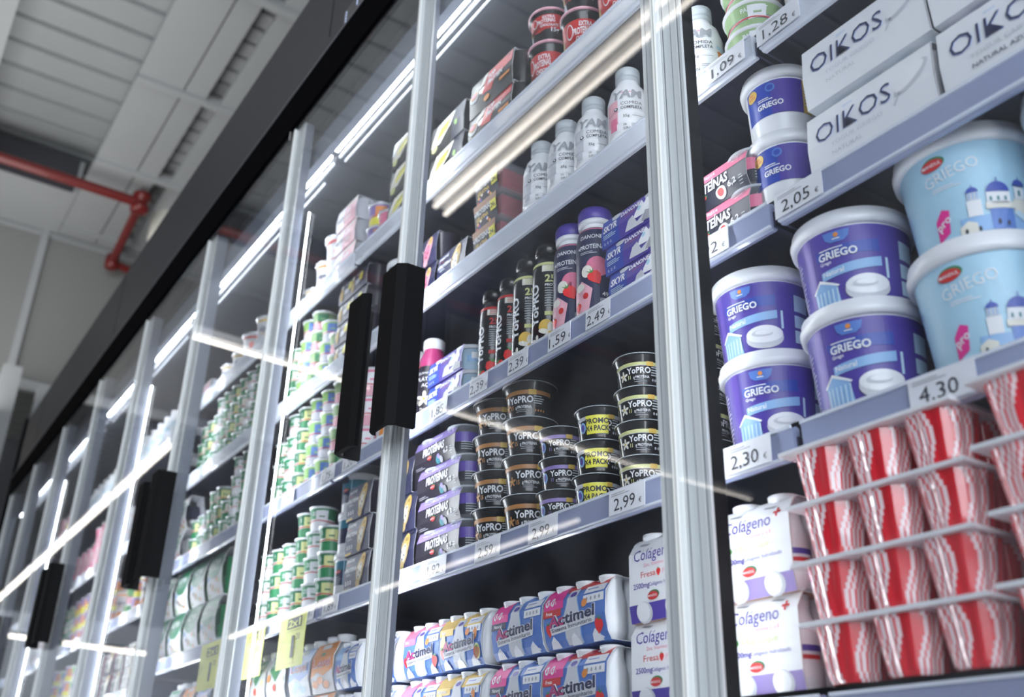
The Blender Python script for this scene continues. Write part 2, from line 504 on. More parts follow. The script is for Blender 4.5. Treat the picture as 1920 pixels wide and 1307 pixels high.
# doors: pane, clear edge strips, black handle
def handle_mb(sgn):
    # bent black plate, hollow towards the door; sgn +1: web on the low-x side
    prof = [(-.040, 0), (-.040, -.040), (-.028, -.056), (.030, -.056), (.040, -.046), (.040, -.038), (.030, -.046), (-.022, -.046), (-.030, -.036), (-.030, 0)]
    prof = [(p[0] * sgn, p[1]) for p in prof]
    n = len(prof); vs = [(px, py, z) for z in (.935, 1.262) for px, py in prof]
    mb = MB()
    mb.add(vs, [(i, (i + 1) % n, n + (i + 1) % n, n + i) for i in range(n)], 'black_matte')
    tri = tessellate_polygon([[Vector((p[0], p[1], 0)) for p in prof]])
    mb.add(vs[:n], [tuple(t) for t in tri], 'black_matte'); mb.add(vs[n:], [tuple(t) for t in tri], 'black_matte')
    return mb
for k in range(0, 9):
    xr = X0 - PITCH * (k - 1) + .004; xl = X0 - PITCH * k + .080 - .036
    if k == 8: xl = XL + .01
    # a door spans between two mullions; the panes lap in front of them
    xl = X0 - PITCH * k + .043; xr = X0 - PITCH * (k - 1) + .039
    if xl < XL: xl = XL + .01
    if xr - xl < .2: continue
    dr = part('door', MB().box(xl, xl + .0016, -.014, -.002, .13, 2.16, 'gasket_pale').box(xr - .0016, xr, -.014, -.002, .13, 2.16, 'gasket_pale'), cab)
    part('pane', MB().box(xl + .002, xr - .002, -.012, -.006, .13, 2.163, 'door_glass'), dr, 'clear glass pane')
    if k >= 1:
        if k % 2 == 1:
            part('handle', handle_mb(-1), dr, 'black bent-plate handle', loc=(xl + .075, -.012, 0))
        else:
            part('handle', handle_mb(1), dr, 'black bent-plate handle', loc=(xr - .073, -.012, 0))
# hinge pins showing above the doors
for k in (1, 2):
    part('hinge_pin', MB().tube((X0 - PITCH * k + .01, -.016, 2.14), (X0 - PITCH * k + .01, -.016, 2.30), .0016, 'aluminium', 8), cab, 'thin steel pin')
# control display on the fascia
dmb = MB().box(-2.09, -1.80, -.016, -.004, 2.325, 2.385, 'black_plastic')
M('lcd', (0.5, 0.6, 0.9), 0.4, emit=1.0)
dm = dmb; fn = flat(-.017)
for i, dx in enumerate((-2.0, -1.975, -1.94)):
    dm.text('138'[i], dx, 2.340, .024, 'lcd', fn, bold=.01)
for i in range(4):
    dm.rect(-2.075 + .010 * (i % 1), -2.068, 2.335 + i * .011, 2.340 + i * .011, 'lcd', fn)
part('control_display', dm, cab, 'small black digital thermostat with pale digits')

# ------------------------------------------------------------------ shelves with price rails
def shelf(xl, xr, z, bright):
    sh = part('shelf', MB().box(xl, xr, .112, .555, z - .022, z, 'shelf_steel').box(xl, xr, .112, .13, z - .030, z, 'shelf_steel'), cab)
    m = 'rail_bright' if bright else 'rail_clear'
    # sloping price rail: face leans back at the top
    pr = [(.100, -.047), (.098, -.012), (.106, -.008), (.112, -.010), (.112, -.048), (.104, -.050)]
    n = len(pr); vs = [(x, y, z + h) for x in (xl + .003, xr - .003) for y, h in pr]
    mb = MB().add(vs, [(i, n + i, n + (i + 1) % n, (i + 1) % n) for i in range(n)], m)
    mb.add(vs[:n], [tuple(range(n))], m); mb.add(vs[n:], [tuple(range(n))[::-1]], m)
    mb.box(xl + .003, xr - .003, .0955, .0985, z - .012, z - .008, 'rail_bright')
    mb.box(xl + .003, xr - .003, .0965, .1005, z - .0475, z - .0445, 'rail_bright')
    part('price_rail', mb, sh, 'bluish clear plastic price rail')
    for x in (xl, xr - .003):
        part('bracket', MB().box(x, x + .003, .105, .555, z - .045, z - .0221, 'shelf_steel'), sh)
for i in range(len(JX) - 1):
    for nm in 'SEDCB':
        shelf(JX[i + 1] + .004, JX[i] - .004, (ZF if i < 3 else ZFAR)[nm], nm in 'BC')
# ------------------------------------------------------------------ product graphics
def berry(mb, fn, u, v, s, layer=3, rot=0.0):
    pts = [(0, -1.0), (.45, -.5), (.72, .1), (.6, .6), (.2, .75), (-.2, .75), (-.6, .6), (-.72, .1), (-.45, -.5)]
    c_, s_ = cos(rot), sin(rot)
    mb.poly([(u + s * (x * c_ - y * s_), v + s * (x * s_ + y * c_)) for x, y in pts], 'bright_red', fn, layer)
    for a in (-.6, 0, .6):
        q = [(-.12, .6), (.12, .6), (a * .8, 1.15)]
        mb.poly([(u + s * (x * c_ - y * s_), v + s * (x * s_ + y * c_)) for x, y in q], 'leaf', fn, layer + 1)
def flower(mb, fn, u, v, s, layer=3, m='cream'):
    for i in range(5):
        a = 2 * pi * i / 5 + .3
        mb.oval(u + .55 * s * cos(a), v + .55 * s * sin(a), .5 * s, .24 * s, m, fn, layer, 10, a)
    mb.oval(u, v, .2 * s, .2 * s, 'gold', fn, layer + 1, 8)
def tiny(mb, fn, u, v, n, m, layer=2, w=.02, dv=.003, h=.0013):
    for i in range(n):
        k = w * (0.75 + 0.25 * ((i * 7) % 4) / 3)
        mb.rect(u, u + k, v - i * dv, v - i * dv + h, m, fn, layer)
def logo_oval(mb, fn, u, v, s, layer=3):
    mb.oval(u + s * .12, v + s * .14, s * 1.02, s * .56, 'green', fn, layer)
    mb.oval(u, v, s, s * .52, 'red', fn, layer + 1)
    mb.text('MANDUL', u, v - s * .14, s * .3, 'white_card', fn, layer + 2, al='c', bold=.01)

# ---- tubs and cups
def tapered(rb, rt, h0, h1):
    return lambda z: rb + (rt - rb) * max(0, min(1, (z - h0) / (h1 - h0)))
def yopro_cup(stripe, big=True, promo=False, vanilla=False):
    t = thing('protein_yogurt_tub')
    if big: rb, rm, rr, h, g = .037, .0435, .0505, .0695, '15'
    else:   rb, rm, rr, h, g = .033, .0375, .0435, .0545, '11'
    hc = h * .76
    b = MB().lathe([(rb * .9, 0), (rb, .002), (rb + .0005, h * .08), (rm, hc), (rm + .0012, hc + .001), (rr - .003, h * .93), (rr - .002, h * .95)], 'black_plastic', 48)
    part('tub', b, t)
    l = MB().lathe([(rr - .004, 0), (rr, .0006), (rr + .0004, .0024), (rr - .001, .0032), (rr - .006, .0034)], 'black_plastic', 48)
    l.lathe([(rr + .0002, .0012), (rr + .0007, .0016), (rr + .0007, .0022), (rr + .0002, .0026)], 'cap_grey', 48)
    part('lid', l, t, loc=(0, 0, h * .94))
    fn = wrap(tapered(rb + .0005, rm, h * .08, hc)); fn.r0 = rm
    g_ = MB(); W = rm * 1.55
    st = h * .10
    g_.rect(-W, W, hc - st - .0015, hc - .0015, stripe, fn, 1)
    g_.rect(-W, W, hc - st - .0022, hc - st - .0012, 'pale_grey' if stripe == 'pale_yellow' else stripe, fn, 1)
    k = h / .0695
    g_.text('YoPRO', -.021 * k, h * .40, .0125 * k, 'white_card', fn, 2, bold=.028, wide=.92)
    g_.text(g, -.019 * k, h * .245, .0075 * k, stripe, fn, 2, bold=.03, wide=.8)
    g_.text('g PROTEINA', -.0075 * k, h * .25, .0052 * k, 'white_card', fn, 2, bold=.02, wide=.85)
    tiny(g_, fn, -.006 * k, h * .20, 2, 'grey', 2, .028 * k, .0032, .0011)
    for i in range(4):
        g_.oval((.034 + i * .006) * k, h * .20, .0018, .0024, 'caramel' if big else 'grey', fn, 2, 8)
    tiny(g_, fn, .030 * k, h * .56, 4, 'cap_grey', 2, .020 * k, .0042, .0016)
    g_.rect(-W, -W + .012, h * .12, h * .5, 'white_card', fn, 2)
    for i in range(5):
        g_.rect(-W + .001 + i * .0022, -W + .002 + i * .0022, h * .13, h * .49, 'ink', fn, 3)
    if vanilla:
        flower(g_, fn, -.031 * k, h * .36, .011 * k, 2)
    elif not big:
        g_.oval(-.030, h * .40, .007, .009, 'light_blue', fn, 2); g_.oval(-.030, h * .40, .004, .006, 'violet', fn, 3)
    else:
        flower(g_, fn, -.030, h * .33, .009, 2, 'caramel')
    g_.rect(.020 * k, .034 * k, hc - st * 1.5, hc - .001, 'gold', fn, 3)
    part('label', g_, t)
    if promo:
        p = MB(); p.rect(-.021, .017, h * .16, h * .72, 'yellow', fn, 4)
        p.text('PROMO', -.002, h * .47, .0085, 'ink', fn, 5, bold=.03, al='c', wide=.95)
        p.text('X4 PACK', -.002, h * .25, .0085, 'ink', fn, 5, bold=.03, al='c', wide=.82)
        part('promo_sticker', p, t, 'yellow sticker reading PROMO X4 PACK')
    return t

def protein_cup():
    t = thing('protein_dessert_cup')
    h = .082; rb, rt = .034, .043
    part('cup', MB().lathe([(rb - .004, 0), (rb, .002), (rt, h - .010), (rt + .004, h - .008), (rt + .004, h - .005)], 'black_plastic', 44), t)
    part('lid', MB().lathe([(rt + .003, 0), (rt + .006, .001), (rt + .006, .006), (rt + .002, .010), (rt - .006, .013)], 'soft_pink', 44), t, 'pale pinkish lid', loc=(0, 0, h - .008))
    fn = wrap(tapered(rb, rt, 0, h - .01)); fn.r0 = rt
    g = MB(); W = .105
    g.rect(-W, W, h * .36, h * .80, 'red', fn, 1)
    g.poly([(-W, h * .28), (-.05, h * .4), (-.02, h * .30), (.02, h * .42), (.07, h * .30), (W, h * .4), (W, h * .5), (-W, h * .5)], 'red', fn, 1)
    g.oval(-.030, h * .62, .009, .011, 'white_card', fn, 2); g.oval(-.030, h * .62, .007, .009, 'red', fn, 3)
    g.text('EXTRA', -.008, h * .68, .0065, 'white_card', fn, 3, bold=.03)
    g.text('PROTEINAS', -.021, h * .53, .0095, 'white_card', fn, 3, bold=.03, wide=.62, rot=.06)
    g.text('CHOCOLATE', -.015, h * .43, .0065, 'white_card', fn, 3, bold=.03, wide=.8)
    g.text('15g', .012, h * .26, .011, 'white_card', fn, 3, bold=.03)
    g.oval(.040, h * .60, .008, .009, 'white_card', fn, 3); tiny(g, fn, .033, h * .64, 3, 'ink', 4, .012, .004)
    # a chef's portrait reduced to plain shapes
    g.oval(-.055, h * .45, .006, .009, 'biscuit', fn, 3); g.poly([(-.067, h * .12), (-.043, h * .12), (-.046, h * .34), (-.064, h * .34)], 'pale_grey', fn, 3)
    part('label', g, t)
    return t

def bucket(kind):
    t = thing('yogurt_bucket')
    if kind == 'small': h, rb, rt = .118, .043, .0475
    else: h, rb, rt = .125, .058, .0665
    if kind == 'church': h, rb, rt = .140, .062, .073
    body = 'white_plastic' if kind != 'church' else 'white_plastic'
    part('tub', MB().lathe([(rb - .004, 0), (rb, .004), (rt, h * .90), (rt, h * .97)], body, 56), t)
    lr = rt + .006; lh = h * .17
    part('lid', MB().lathe([(lr - .004, 0), (lr, .001), (lr + .0015, lh * .45), (lr - .001, lh * .62), (lr - .001, lh * .92), (lr - .003, lh), (lr - .010, lh), (lr - .011, lh * .86)], 'white_plastic', 56), t, 'white snap-on lid with raised rim', loc=(0, 0, h * .85))
    fn = wrap(tapered(rb, rt, 0, h * .9)); fn.r0 = rt
    g = MB(); W = rt * 2.55; z1 = h * .835; z0 = h * .04
    if kind == 'griego':
        g.rect(-W, W, z0, z1, 'violet', fn, 1)
        g.rect(-.055, -.040, z0, z1, 'purple', fn, 2)
        g.poly([(-.020, z1 - .004), (.012, z1 - .004), (.010, z1 - .013), (.004, z1 - .018), (-.012, z1 - .018), (-.018, z1 - .013)], 'mid_blue', fn, 3)
        g.oval(-.004, z1 - .009, .003, .003, 'orange', fn, 4, 10); tiny(g, fn, -.009, z1 - .0145, 1, 'white_card', 4, .012)
        g.poly([(-.034, z1 - .036), (.044, z1 - .036), (.044, z1 - .020), (-.034, z1 - .024)], 'blue', fn, 2)
        tiny(g, fn, -.028, z1 - .0255, 1, 'white_card', 4, .040)
        g.text('GRIEGO', -.030, z1 - .0375, .0098, 'white_card', fn, 4, bold=.03, wide=.98)
        g.text('Grego', -.029, z1 - .0435, .0042, 'white_card', fn, 4, bold=.02)
        g.poly([(-.030, z1 - .063), (.045, z1 - .055), (.045, z1 - .043), (.010, z1 - .047), (-.030, z1 - .052)], 'light_blue', fn, 3)
        g.text('Natural', -.027, z1 - .0585, .0065, 'white_card', fn, 4, bold=.02, rot=.05)
        # temple drawing and a bowl of yogurt
        g.poly([(-.046, z0), (-.046, z0 + .026), (-.034, z0 + .038), (-.012, z0 + .026), (-.008, z0)], 'light_blue', fn, 3)
        g.poly([(-.048, z0 + .027), (-.034, z0 + .040), (-.008, z0 + .027), (-.010, z0 + .025), (-.034, z0 + .036), (-.046, z0 + .025)], 'white_card', fn, 4)
        for i in range(6):
            g.rect(-.044 + i * .0062, -.0418 + i * .0062, z0 + .002, z0 + .024, 'pale_blue', fn, 4)
        g.oval(.025, z0 + .017, .027, .0155, 'pale_grey', fn, 5, 28); g.oval(.025, z0 + .022, .026, .0125, 'white_plastic', fn, 6, 28)
        g.oval(.022, z0 + .023, .015, .005, 'pale_grey', fn, 7, 20); g.oval(.024, z0 + .024, .012, .0035, 'white_plastic', fn, 8, 18)
        g.rect(.050, .0535, z0 + .030, z0 + .056, 'pale_blue', fn, 2)
        for a_, b_ in ((0, .018), (.022, .04), (.046, .07)):
            g.rect(.072, .098, z0 + .012 + a_, z0 + .012 + b_, 'pale_blue', fn, 2)
        tiny(g, fn, -.088, z1 - .02, 14, 'white_card', 2, .022, .0055, .0016)
    elif kind == 'church':
        g.rect(-W, W, z0 * .6, z1 + .004, 'sky_blue', fn, 1)
        logo_oval(g, fn, -.034, z1 - .013, .0135, 3)
        g.text('GRIEGO', -.046, z1 - .040, .014, 'white_card', fn, 3, bold=.0, wide=.9, rot=.18)
        tiny(g, fn, -.040, z1 - .044, 2, 'white_card', 3, .034)
        g.poly([(-.046, z0 + .004), (-.030, z0 + .012), (-.026, z0 + .038), (-.035, z0 + .042), (-.045, z0 + .030)], 'hot_pink', fn, 3)
        g.text('pro', -.042, z0 + .017, .010, 'white_card', fn, 4, bold=.02, rot=.5)
        # whitewashed chapels with blue domes
        def dome(u, v, r, m='blue'):
            g.sheet([[(u + r * cos(pi * i / 14), v + r * .95 * sin(pi * i / 14)) for i in range(15)]], m, fn, 6)
            g.rect(u - .0006, u + .0006, v + r * .9, v + r * 1.35, m, fn, 6)
        g.rect(-.016, .066, z0 + .004, z0 + .022, 'light_blue', fn, 3)
        g.rect(.018, .044, z0 + .004, z0 + .030, 'mid_blue', fn, 4)
        g.poly([(-.018, z0 + .002), (.002, z0 + .002), (.002, z0 + .014), (-.008, z0 + .018), (-.018, z0 + .012)], 'cream', fn, 4)
        g.rect(-.006, .010, z0 + .022, z0 + .041, 'white_card', fn, 4); dome(.002, z0 + .050, .0065); g.rect(-.004, .008, z0 + .041, z0 + .050, 'pale_grey', fn, 5)
        for i in range(3): g.rect(-.0025 + i * .004, -.001 + i * .004, z0 + .042, z0 + .049, 'light_blue', fn, 6)
        g.rect(.014, .046, z0 + .028, z0 + .036, 'cream', fn, 5); g.rect(.016, .042, z0 + .034, z0 + .048, 'white_card', fn, 5); dome(.029, z0 + .048, .0125)
        for i in range(3): g.rect(.019 + i * .008, .0215 + i * .008, z0 + .037, z0 + .042, 'teal', fn, 6)
        g.rect(.046, .064, z0 + .020, z0 + .040, 'cream', fn, 4); g.rect(.048, .060, z0 + .040, z0 + .054, 'white_card', fn, 5); dome(.054, z0 + .056, .0075)
        g.rect(.052, .055, z0 + .043, z0 + .050, 'teal', fn, 6)
        for q in ((-.011, .006), (.026, .012), (.004, .006), (.036, .010)):
            g.oval(q[0], z0 + q[1], .0018, .0032, 'ink', fn, 6, 10)
        g.poly([(.044, z0 + .022), (.066, z0 + .006), (.066, z0 + .016), (.050, z0 + .026)], 'pale_blue', fn, 5)
        g.poly([(-.060, z0), (.07, z0), (.05, z0 + .006), (0, z0 + .003), (-.04, z0 + .008)], 'pale_blue', fn, 2)
        g.rect(.090, .112, z0 + .02, z1 - .02, 'pale_blue', fn, 2); tiny(g, fn, .092, z1 - .026, 11, 'light_blue', 3, .016, .006)
    else:
        zb = h * .36
        g.rect(-.045, .045, zb, z1 - .001, 'blue', fn, 1); g.rect(.000, .045, zb, z1 - .001, 'violet', fn, 2)
        g.rect(.045, .062, zb, z1 - .001, 'gold', fn, 1); tiny(g, fn, .047, z1 - .008, 8, 'white_card', 2, .012, .005)
        g.oval(-.030, z1 - .013, .0095, .009, 'gold', fn, 3); g.text('SIN', -.030, z1 - .012, .003, 'red', fn, 4, al='c', bold=.02); g.text('GLUTEN', -.030, z1 - .017, .003, 'red', fn, 4, al='c', bold=.02, wide=.8)
        g.oval(0, z1 - .012, .007, .007, 'mid_blue', fn, 3); g.oval(0, z1 - .012, .0045, .0045, 'blue', fn, 4)
        tiny(g, fn, -.020, z1 - .028, 2, 'white_card', 3, .022)
        g.text('GRIEGO', -.022, z1 - .043, .0085, 'white_card', fn, 3, bold=.03, wide=.9)
    part('label', g, t)
    return t

def jar_tub(band, txt, h=.118, r=.046, low='navy'):
    t = thing('protein_yogurt_bucket')
    part('tub', MB().lathe([(r - .006, 0), (r - .003, .003), (r, h * .9), (r, h * .95)], 'white_plastic', 44), t)
    part('lid', MB().lathe([(r + .002, 0), (r + .004, .001), (r + .004, h * .12), (r - .006, h * .15)], 'white_plastic', 44), t, loc=(0, 0, h * .85))
    fn = wrap(tapered(r - .003, r, 0, h * .9)); g = MB()
    g.rect(-.09, .09, h * .30, h * .80, low, fn, 1); g.rect(-.09, .09, h * .62, h * .80, band, fn, 2)
    g.rect(-.006, -.0035, h * .30, h * .80, 'pale_blue', fn, 3)
    logo_oval(g, fn, -.022, h * .58, .009)
    g.text(txt, .000, h * .50, .013, 'white_card', fn, 4, bold=.03, wide=.75)
    tiny(g, fn, -.030, h * .46, 5, 'white_card', 3, .018, .0045)
    part('label', g, t)
    return t

def small_cup(m, m2, m3='white_card', txt='', h=.062, rt=.034, rb=.028, lid='foil', body='white_plastic'):
    t = thing('yogurt_cup')
    part('cup', MB().lathe([(rb - .003, 0), (rb, .002), (rt - .002, h - .003), (rt + .003, h - .002), (rt + .003, h)], body, 28), t)
    part('lid', MB().lathe([(rt + .002, 0), (rt + .004, .0005), (rt + .004, .0015), (rt - .002, .002)], lid, 28), t, loc=(0, 0, h))
    fn = wrap(tapered(rb, rt, 0, h)); fn.r0 = rt; fn.slab = .008; g = MB()
    W = rt * 2.4
    g.rect(-W, W, h * .52, h * .94, m, fn, 1)
    g.poly([(-W, h * .05), (W, h * .05), (W, h * .30), (0, h * .42), (-W, h * .30)], m2, fn, 1)
    g.poly([(-.006, h * .40), (.026, h * .44), (.026, h * .86), (-.006, h * .86)], m3, fn, 2)
    g.poly([(-W, h * .33), (0, h * .44), (W, h * .33), (W, h * .37), (0, h * .48), (-W, h * .37)], 'red', fn, 3)
    g.rect(.004, .018, h * .58, h * .64, m, fn, 3)
    if txt: g.text(txt, -.018, h * .66, .009, 'white_card', fn, 3, bold=.02, wide=.8)
    part('label', g, t)
    return t

def pot(m, txt, label_m='ink', h=.105, r=.041, berry_=False, gold_rim=True):
    """tall tapering plant-yogurt pot with a foil lid"""
    t = thing('plant_yogurt_pot')
    part('pot', MB().lathe([(r * .74, 0), (r * .78, .003), (r - .001, h * .95), (r + .003, h * .96), (r + .003, h * .98)], 'white_plastic', 36), t)
    part('lid', MB().lathe([(r + .002, 0), (r + .005, .001), (r + .005, .004), (r - .004, .0055)], 'foil', 36), t, loc=(0, 0, h * .98))
    fn = wrap(tapered(r * .78, r, 0, h)); fn.r0 = r; g = MB()
    g.rect(-.10, .10, h * .86, h * .92, m, fn, 1)
    g.text(txt, -.020, h * .60, .015, label_m, fn, 2, bold=.02)
    tiny(g, fn, -.016, h * .54, 2, m, 2, .03)
    if berry_:
        berry(g, fn, .004, h * .66, .014); g.oval(.01, h * .2, .02, .016, 'soft_pink', fn, 2)
    else:
        g.oval(.0, h * .22, .022, h * .17, m, fn, 2)
    part('label', g, t)
    return t

# ---- bottles
def bottle(prof, cap_prof, cap_z, body, capm, paint, name='drink_bottle', neck=None, n=40, cap_label=None):
    t = thing(name)
    part('bottle', MB().lathe(prof, body, n), t)
    part('cap', MB().lathe(cap_prof, capm, n), t, cap_label, loc=(0, 0, cap_z))
    if neck: part('neck_ring', MB().lathe(neck[0], neck[1], n), t)
    R = sorted([(z, r) for r, z in prof])
    def rf(v):
        for i in range(len(R) - 1):
            if R[i][0] <= v <= R[i + 1][0] and R[i + 1][0] > R[i][0]:
                return R[i][1] + (R[i + 1][1] - R[i][1]) * (v - R[i][0]) / (R[i + 1][0] - R[i][0])
        return R[-1][1]
    fn = wrap(rf); fn.r0 = max(r for r, z in prof); fn.vb = sorted({z for r, z in prof})
    g = MB(); paint(g, fn); part('label', g, t)
    return t
def vert(g, s, u, v0, h, m, fn, layer=3, bold=.03, length=None):
    g.text(s, u, v0, h, m, fn, layer, bold=bold, rot=pi / 2, width=length)
def yopro_bottle(flav):
    acc = 'red' if flav == 'berry' else 'pale_yellow'
    r = .0325
    prof = [(r - .004, 0), (r, .004), (r, .165), (r - .002, .178), (r - .008, .194), (r - .011, .200)]
    cap = [(r - .008, 0), (r - .005, .002), (r - .005, .020), (r - .008, .026), (r - .016, .028)]
    def paint(g, fn):
        g.rect(-.09, .09, .172, .178, acc, fn, 1)
        g.rect(-.012, .030, .157, .171, 'cream', fn, 2); tiny(g, fn, -.006, .168, 3, acc, 3, .026, .004)
        g.text('25', -.006, .135, .015, acc, fn, 3, bold=.03, wide=.95); g.text('g', .015, .135, .009, acc, fn, 3, bold=.03)
        g.text('PROTEINA', -.006, .126, .0052, 'white_card', fn, 3, bold=.03, wide=1.0)
        tiny(g, fn, -.006, .121, 8, 'cap_grey', 3, .026, .0052, .0014)
        g.rect(-.006, .022, .066, .074, acc, fn, 3)
        vert(g, 'YoPRO', -.018, .045, .0155, 'white_card', fn, 4, .03, .088)
        if flav == 'berry':
            berry(g, fn, .004, .034, .021, 4); berry(g, fn, -.018, .018, .013, 4, .5)
        else:
            g.oval(-.004, .044, .013, .014, 'gold', fn, 3); flower(g, fn, .004, .030, .021, 4); flower(g, fn, -.020, .016, .012, 4)
        tiny(g, fn, .040, .15, 18, 'grey', 2, .022, .0062)
    return bottle(prof, cap, .200, 'black_plastic', 'black_plastic', paint, 'protein_drink_bottle')
def danone_bottle():
    r = .0345
    prof = [(r - .004, 0), (r, .004), (r, .160), (r - .003, .178), (r - .009, .192), (r - .010, .200)]
    cap = [(r - .005, 0), (r - .003, .002), (r - .003, .020), (r - .006, .026), (r - .014, .028)]
    def paint(g, fn):
        g.rect(-.095, .095, .02, .186, 'navy', fn, 1)
        g.rect(-.095, .095, .181, .1835, 'pink', fn, 2)
        g.text('DANONE', -.024, .160, .0085, 'white_card', fn, 3, bold=.02, width=.040)
        g.text('+PROTEINA', -.030, .139, .0090, 'white_card', fn, 3, bold=.02, width=.050)
        tiny(g, fn, -.024, .133, 2, 'pale_grey', 3, .03)
        g.oval(.006, .103, .020, .020, 'pink', fn, 2); g.rect(-.014, .026, .088, .103, 'pink', fn, 2)
        g.oval(-.012, .095, .010, .012, 'cream', fn, 3); berry(g, fn, .002, .082, .016, 4, .5)
        g.poly([(-.040, .004), (-.010, .01), (-.002, .06), (-.022, .078), (-.040, .06)], 'soft_pink', fn, 3)
        g.oval(-.025, .066, .009, .008, 'cream', fn, 4); berry(g, fn, -.030, .030, .010, 4); g.oval(-.014, .048, .005, .006, 'red', fn, 4)
        g.text('49', .014, .046, .008, 'white_card', fn, 3, bold=.02); tiny(g, fn, .010, .040, 3, 'white_card', 3, .022)
        g.oval(.010, .022, .008, .009, 'cream', fn, 4)
    return bottle(prof, cap, .204, 'white_plastic', 'violet', paint, 'protein_drink_bottle', ([(r - .010, .196), (r - .004, .197), (r - .004, .205), (r - .008, .206)], 'white_plastic'), cap_label='deep violet screw cap')
def yam_bottle(tint):
    r = .0375
    prof = [(r - .004, 0), (r, .004), (r, .035), (r - .0015, .037), (r, .039), (r, .058), (r - .0015, .060), (r, .062), (r, .082), (r - .0015, .084), (r, .086), (r, .120), (r - .006, .145), (r - .016, .160), (r - .018, .168)]
    cap = [(r - .019, 0), (r - .015, .001), (r - .015, .010), (r - .0165, .0105), (r - .0165, .012), (r - .015, .013), (r - .015, .028), (r - .018, .031), (r - .026, .032)]
    def paint(g, fn):
        g.text('YAM', -.024, .111, .019, 'cap_grey', fn, 3, bold=.05, wide=1.0, shear=.15)
        g.text('YAM', -.0235, .1115, .019, 'grey', fn, 4, bold=.03, wide=1.0, shear=.15)
        g.text('COMIDA', -.008, .0965, .0070, 'ink', fn, 3, wide=1.0)
        g.text('COMPLETA', -.008, .0875, .0062, 'ink', fn, 3, bold=.01, wide=.88)
        g.text('35g', -.004, .069, .0058, 'ink', fn, 3); g.rect(.012, .030, .0715, .0722, 'ink', fn, 3)
        g.text('26', -.004, .051, .0045, 'ink', fn, 3); tiny(g, fn, .010, .053, 2, 'grey', 3, .018)
        g.text('SIN', -.004, .042, .0058, 'ink', fn, 3); tiny(g, fn, .012, .046, 3, 'pale_grey', 3, .018)
        g.rect(-.040, -.014, .060, .110, 'soft_pink' if tint == 'pink' else 'pale_grey', fn, 1)
        g.rect(-.030, -.016, .045, .072, 'pink' if tint == 'pink' else 'pale_grey', fn, 2)
        g.oval(-.017, .090, .004, .0035, 'ink', fn, 3, 12); g.oval(-.017, .090, .0022, .002, 'white_card', fn, 4, 10)
        g.poly([(-.030, .012), (-.004, .012), (-.008, .024), (-.016, .030)], 'teal', fn, 2)
        g.rect(.040, .058, .072, .086, 'orange', fn, 1); g.rect(.040, .056, .052, .066, 'teal', fn, 1); g.rect(.038, .056, .090, .098, 'pale_blue', fn, 1)
        g.rect(-.022, .022, .125, .127, 'pink' if tint == 'pink' else 'white_card', fn, 1)
    return bottle(prof, cap, .166, 'white_plastic' if tint != 'cream' else 'white_plastic', 'cap_grey', paint, 'meal_drink_bottle', cap_label='pale grey screw cap')
def acai_bottle():
    r = .036
    prof = [(r - .004, 0), (r, .004), (r, .125), (r - .004, .145), (r - .014, .170), (r - .016, .178)]
    cap = [(r - .016, 0), (r - .012, .001), (r - .012, .022), (r - .015, .025), (r - .022, .026)]
    def paint(g, fn):
        g.rect(-.11, .11, .002, .128, 'plum_black', fn, 1)
        g.text('LÍQUIDO', -.022, .108, .005, 'white_card', fn, 3, wide=1.1)
        g.text('PLÁTANO', -.018, .092, .0085, 'white_card', fn, 3, bold=.01)
        g.text('AÇAÍ', -.006, .078, .0085, 'white_card', fn, 3, bold=.01)
        logo_oval(g, fn, -.020, .127, .008, 4)
        flower(g, fn, .002, .050, .018, 3); flower(g, fn, -.028, .040, .013, 3)
        g.text('Pac 270g', -.006, .024, .006, 'cream', fn, 3, bold=.01)
        g.oval(.008, .014, .005, .004, 'pale_grey', fn, 3)
    return bottle(prof, cap, .176, 'magenta', 'white_plastic', paint, 'smoothie_bottle', cap_label='white screw cap')
def milk_bottle(m='pale_blue'):
    r = .040
    prof = [(r - .004, 0), (r, .005), (r, .13), (r - .006, .15), (r - .022, .175), (r - .022, .185)]
    cap = [(r - .022, 0), (r - .020, .001), (r - .020, .018), (r - .026, .020)]
    def paint(g, fn):
        g.rect(-.12, .12, .03, .11, m, fn, 1); g.oval(.0, .075, .02, .02, 'white_card', fn, 2); g.rect(.03, .06, .05, .09, 'light_blue', fn, 2)
    return bottle(prof, cap, .183, 'white_plastic', 'white_plastic', paint, 'milk_bottle', n=24)

# ---- card sleeves
def sleeve_card(w, prof, m, th=.0008):
    """card folded round the goods: prof is the outer (y, z) outline, open at both ends of x"""
    n = len(prof); cy = sum(p[0] for p in prof) / n; cz = sum(p[1] for p in prof) / n
    inn = [(cy + (y - cy) * .975, cz + (z - cz) * .975) for y, z in prof]
    vs = [(x, y, z) for x in (-w / 2, w / 2) for y, z in prof] + [(x, y, z) for x in (-w / 2, w / 2) for y, z in inn]
    fs = []
    mb = MB()
    mb.add(vs, [(i, (i + 1) % n, n + (i + 1) % n, n + i) for i in range(n)], m)
    mb.add(vs, [(2 * n + i, 3 * n + i, 3 * n + (i + 1) % n, 2 * n + (i + 1) % n) for i in range(n)], 'pale_grey')
    mb.add(vs, [(n + i, n + (i + 1) % n, 3 * n + (i + 1) % n, 3 * n + i) for i in range(n)], 'white_card')
    mb.add(vs, [(i, 2 * n + i, 2 * n + (i + 1) % n, (i + 1) % n) for i in range(n)], 'white_card')
    return mb
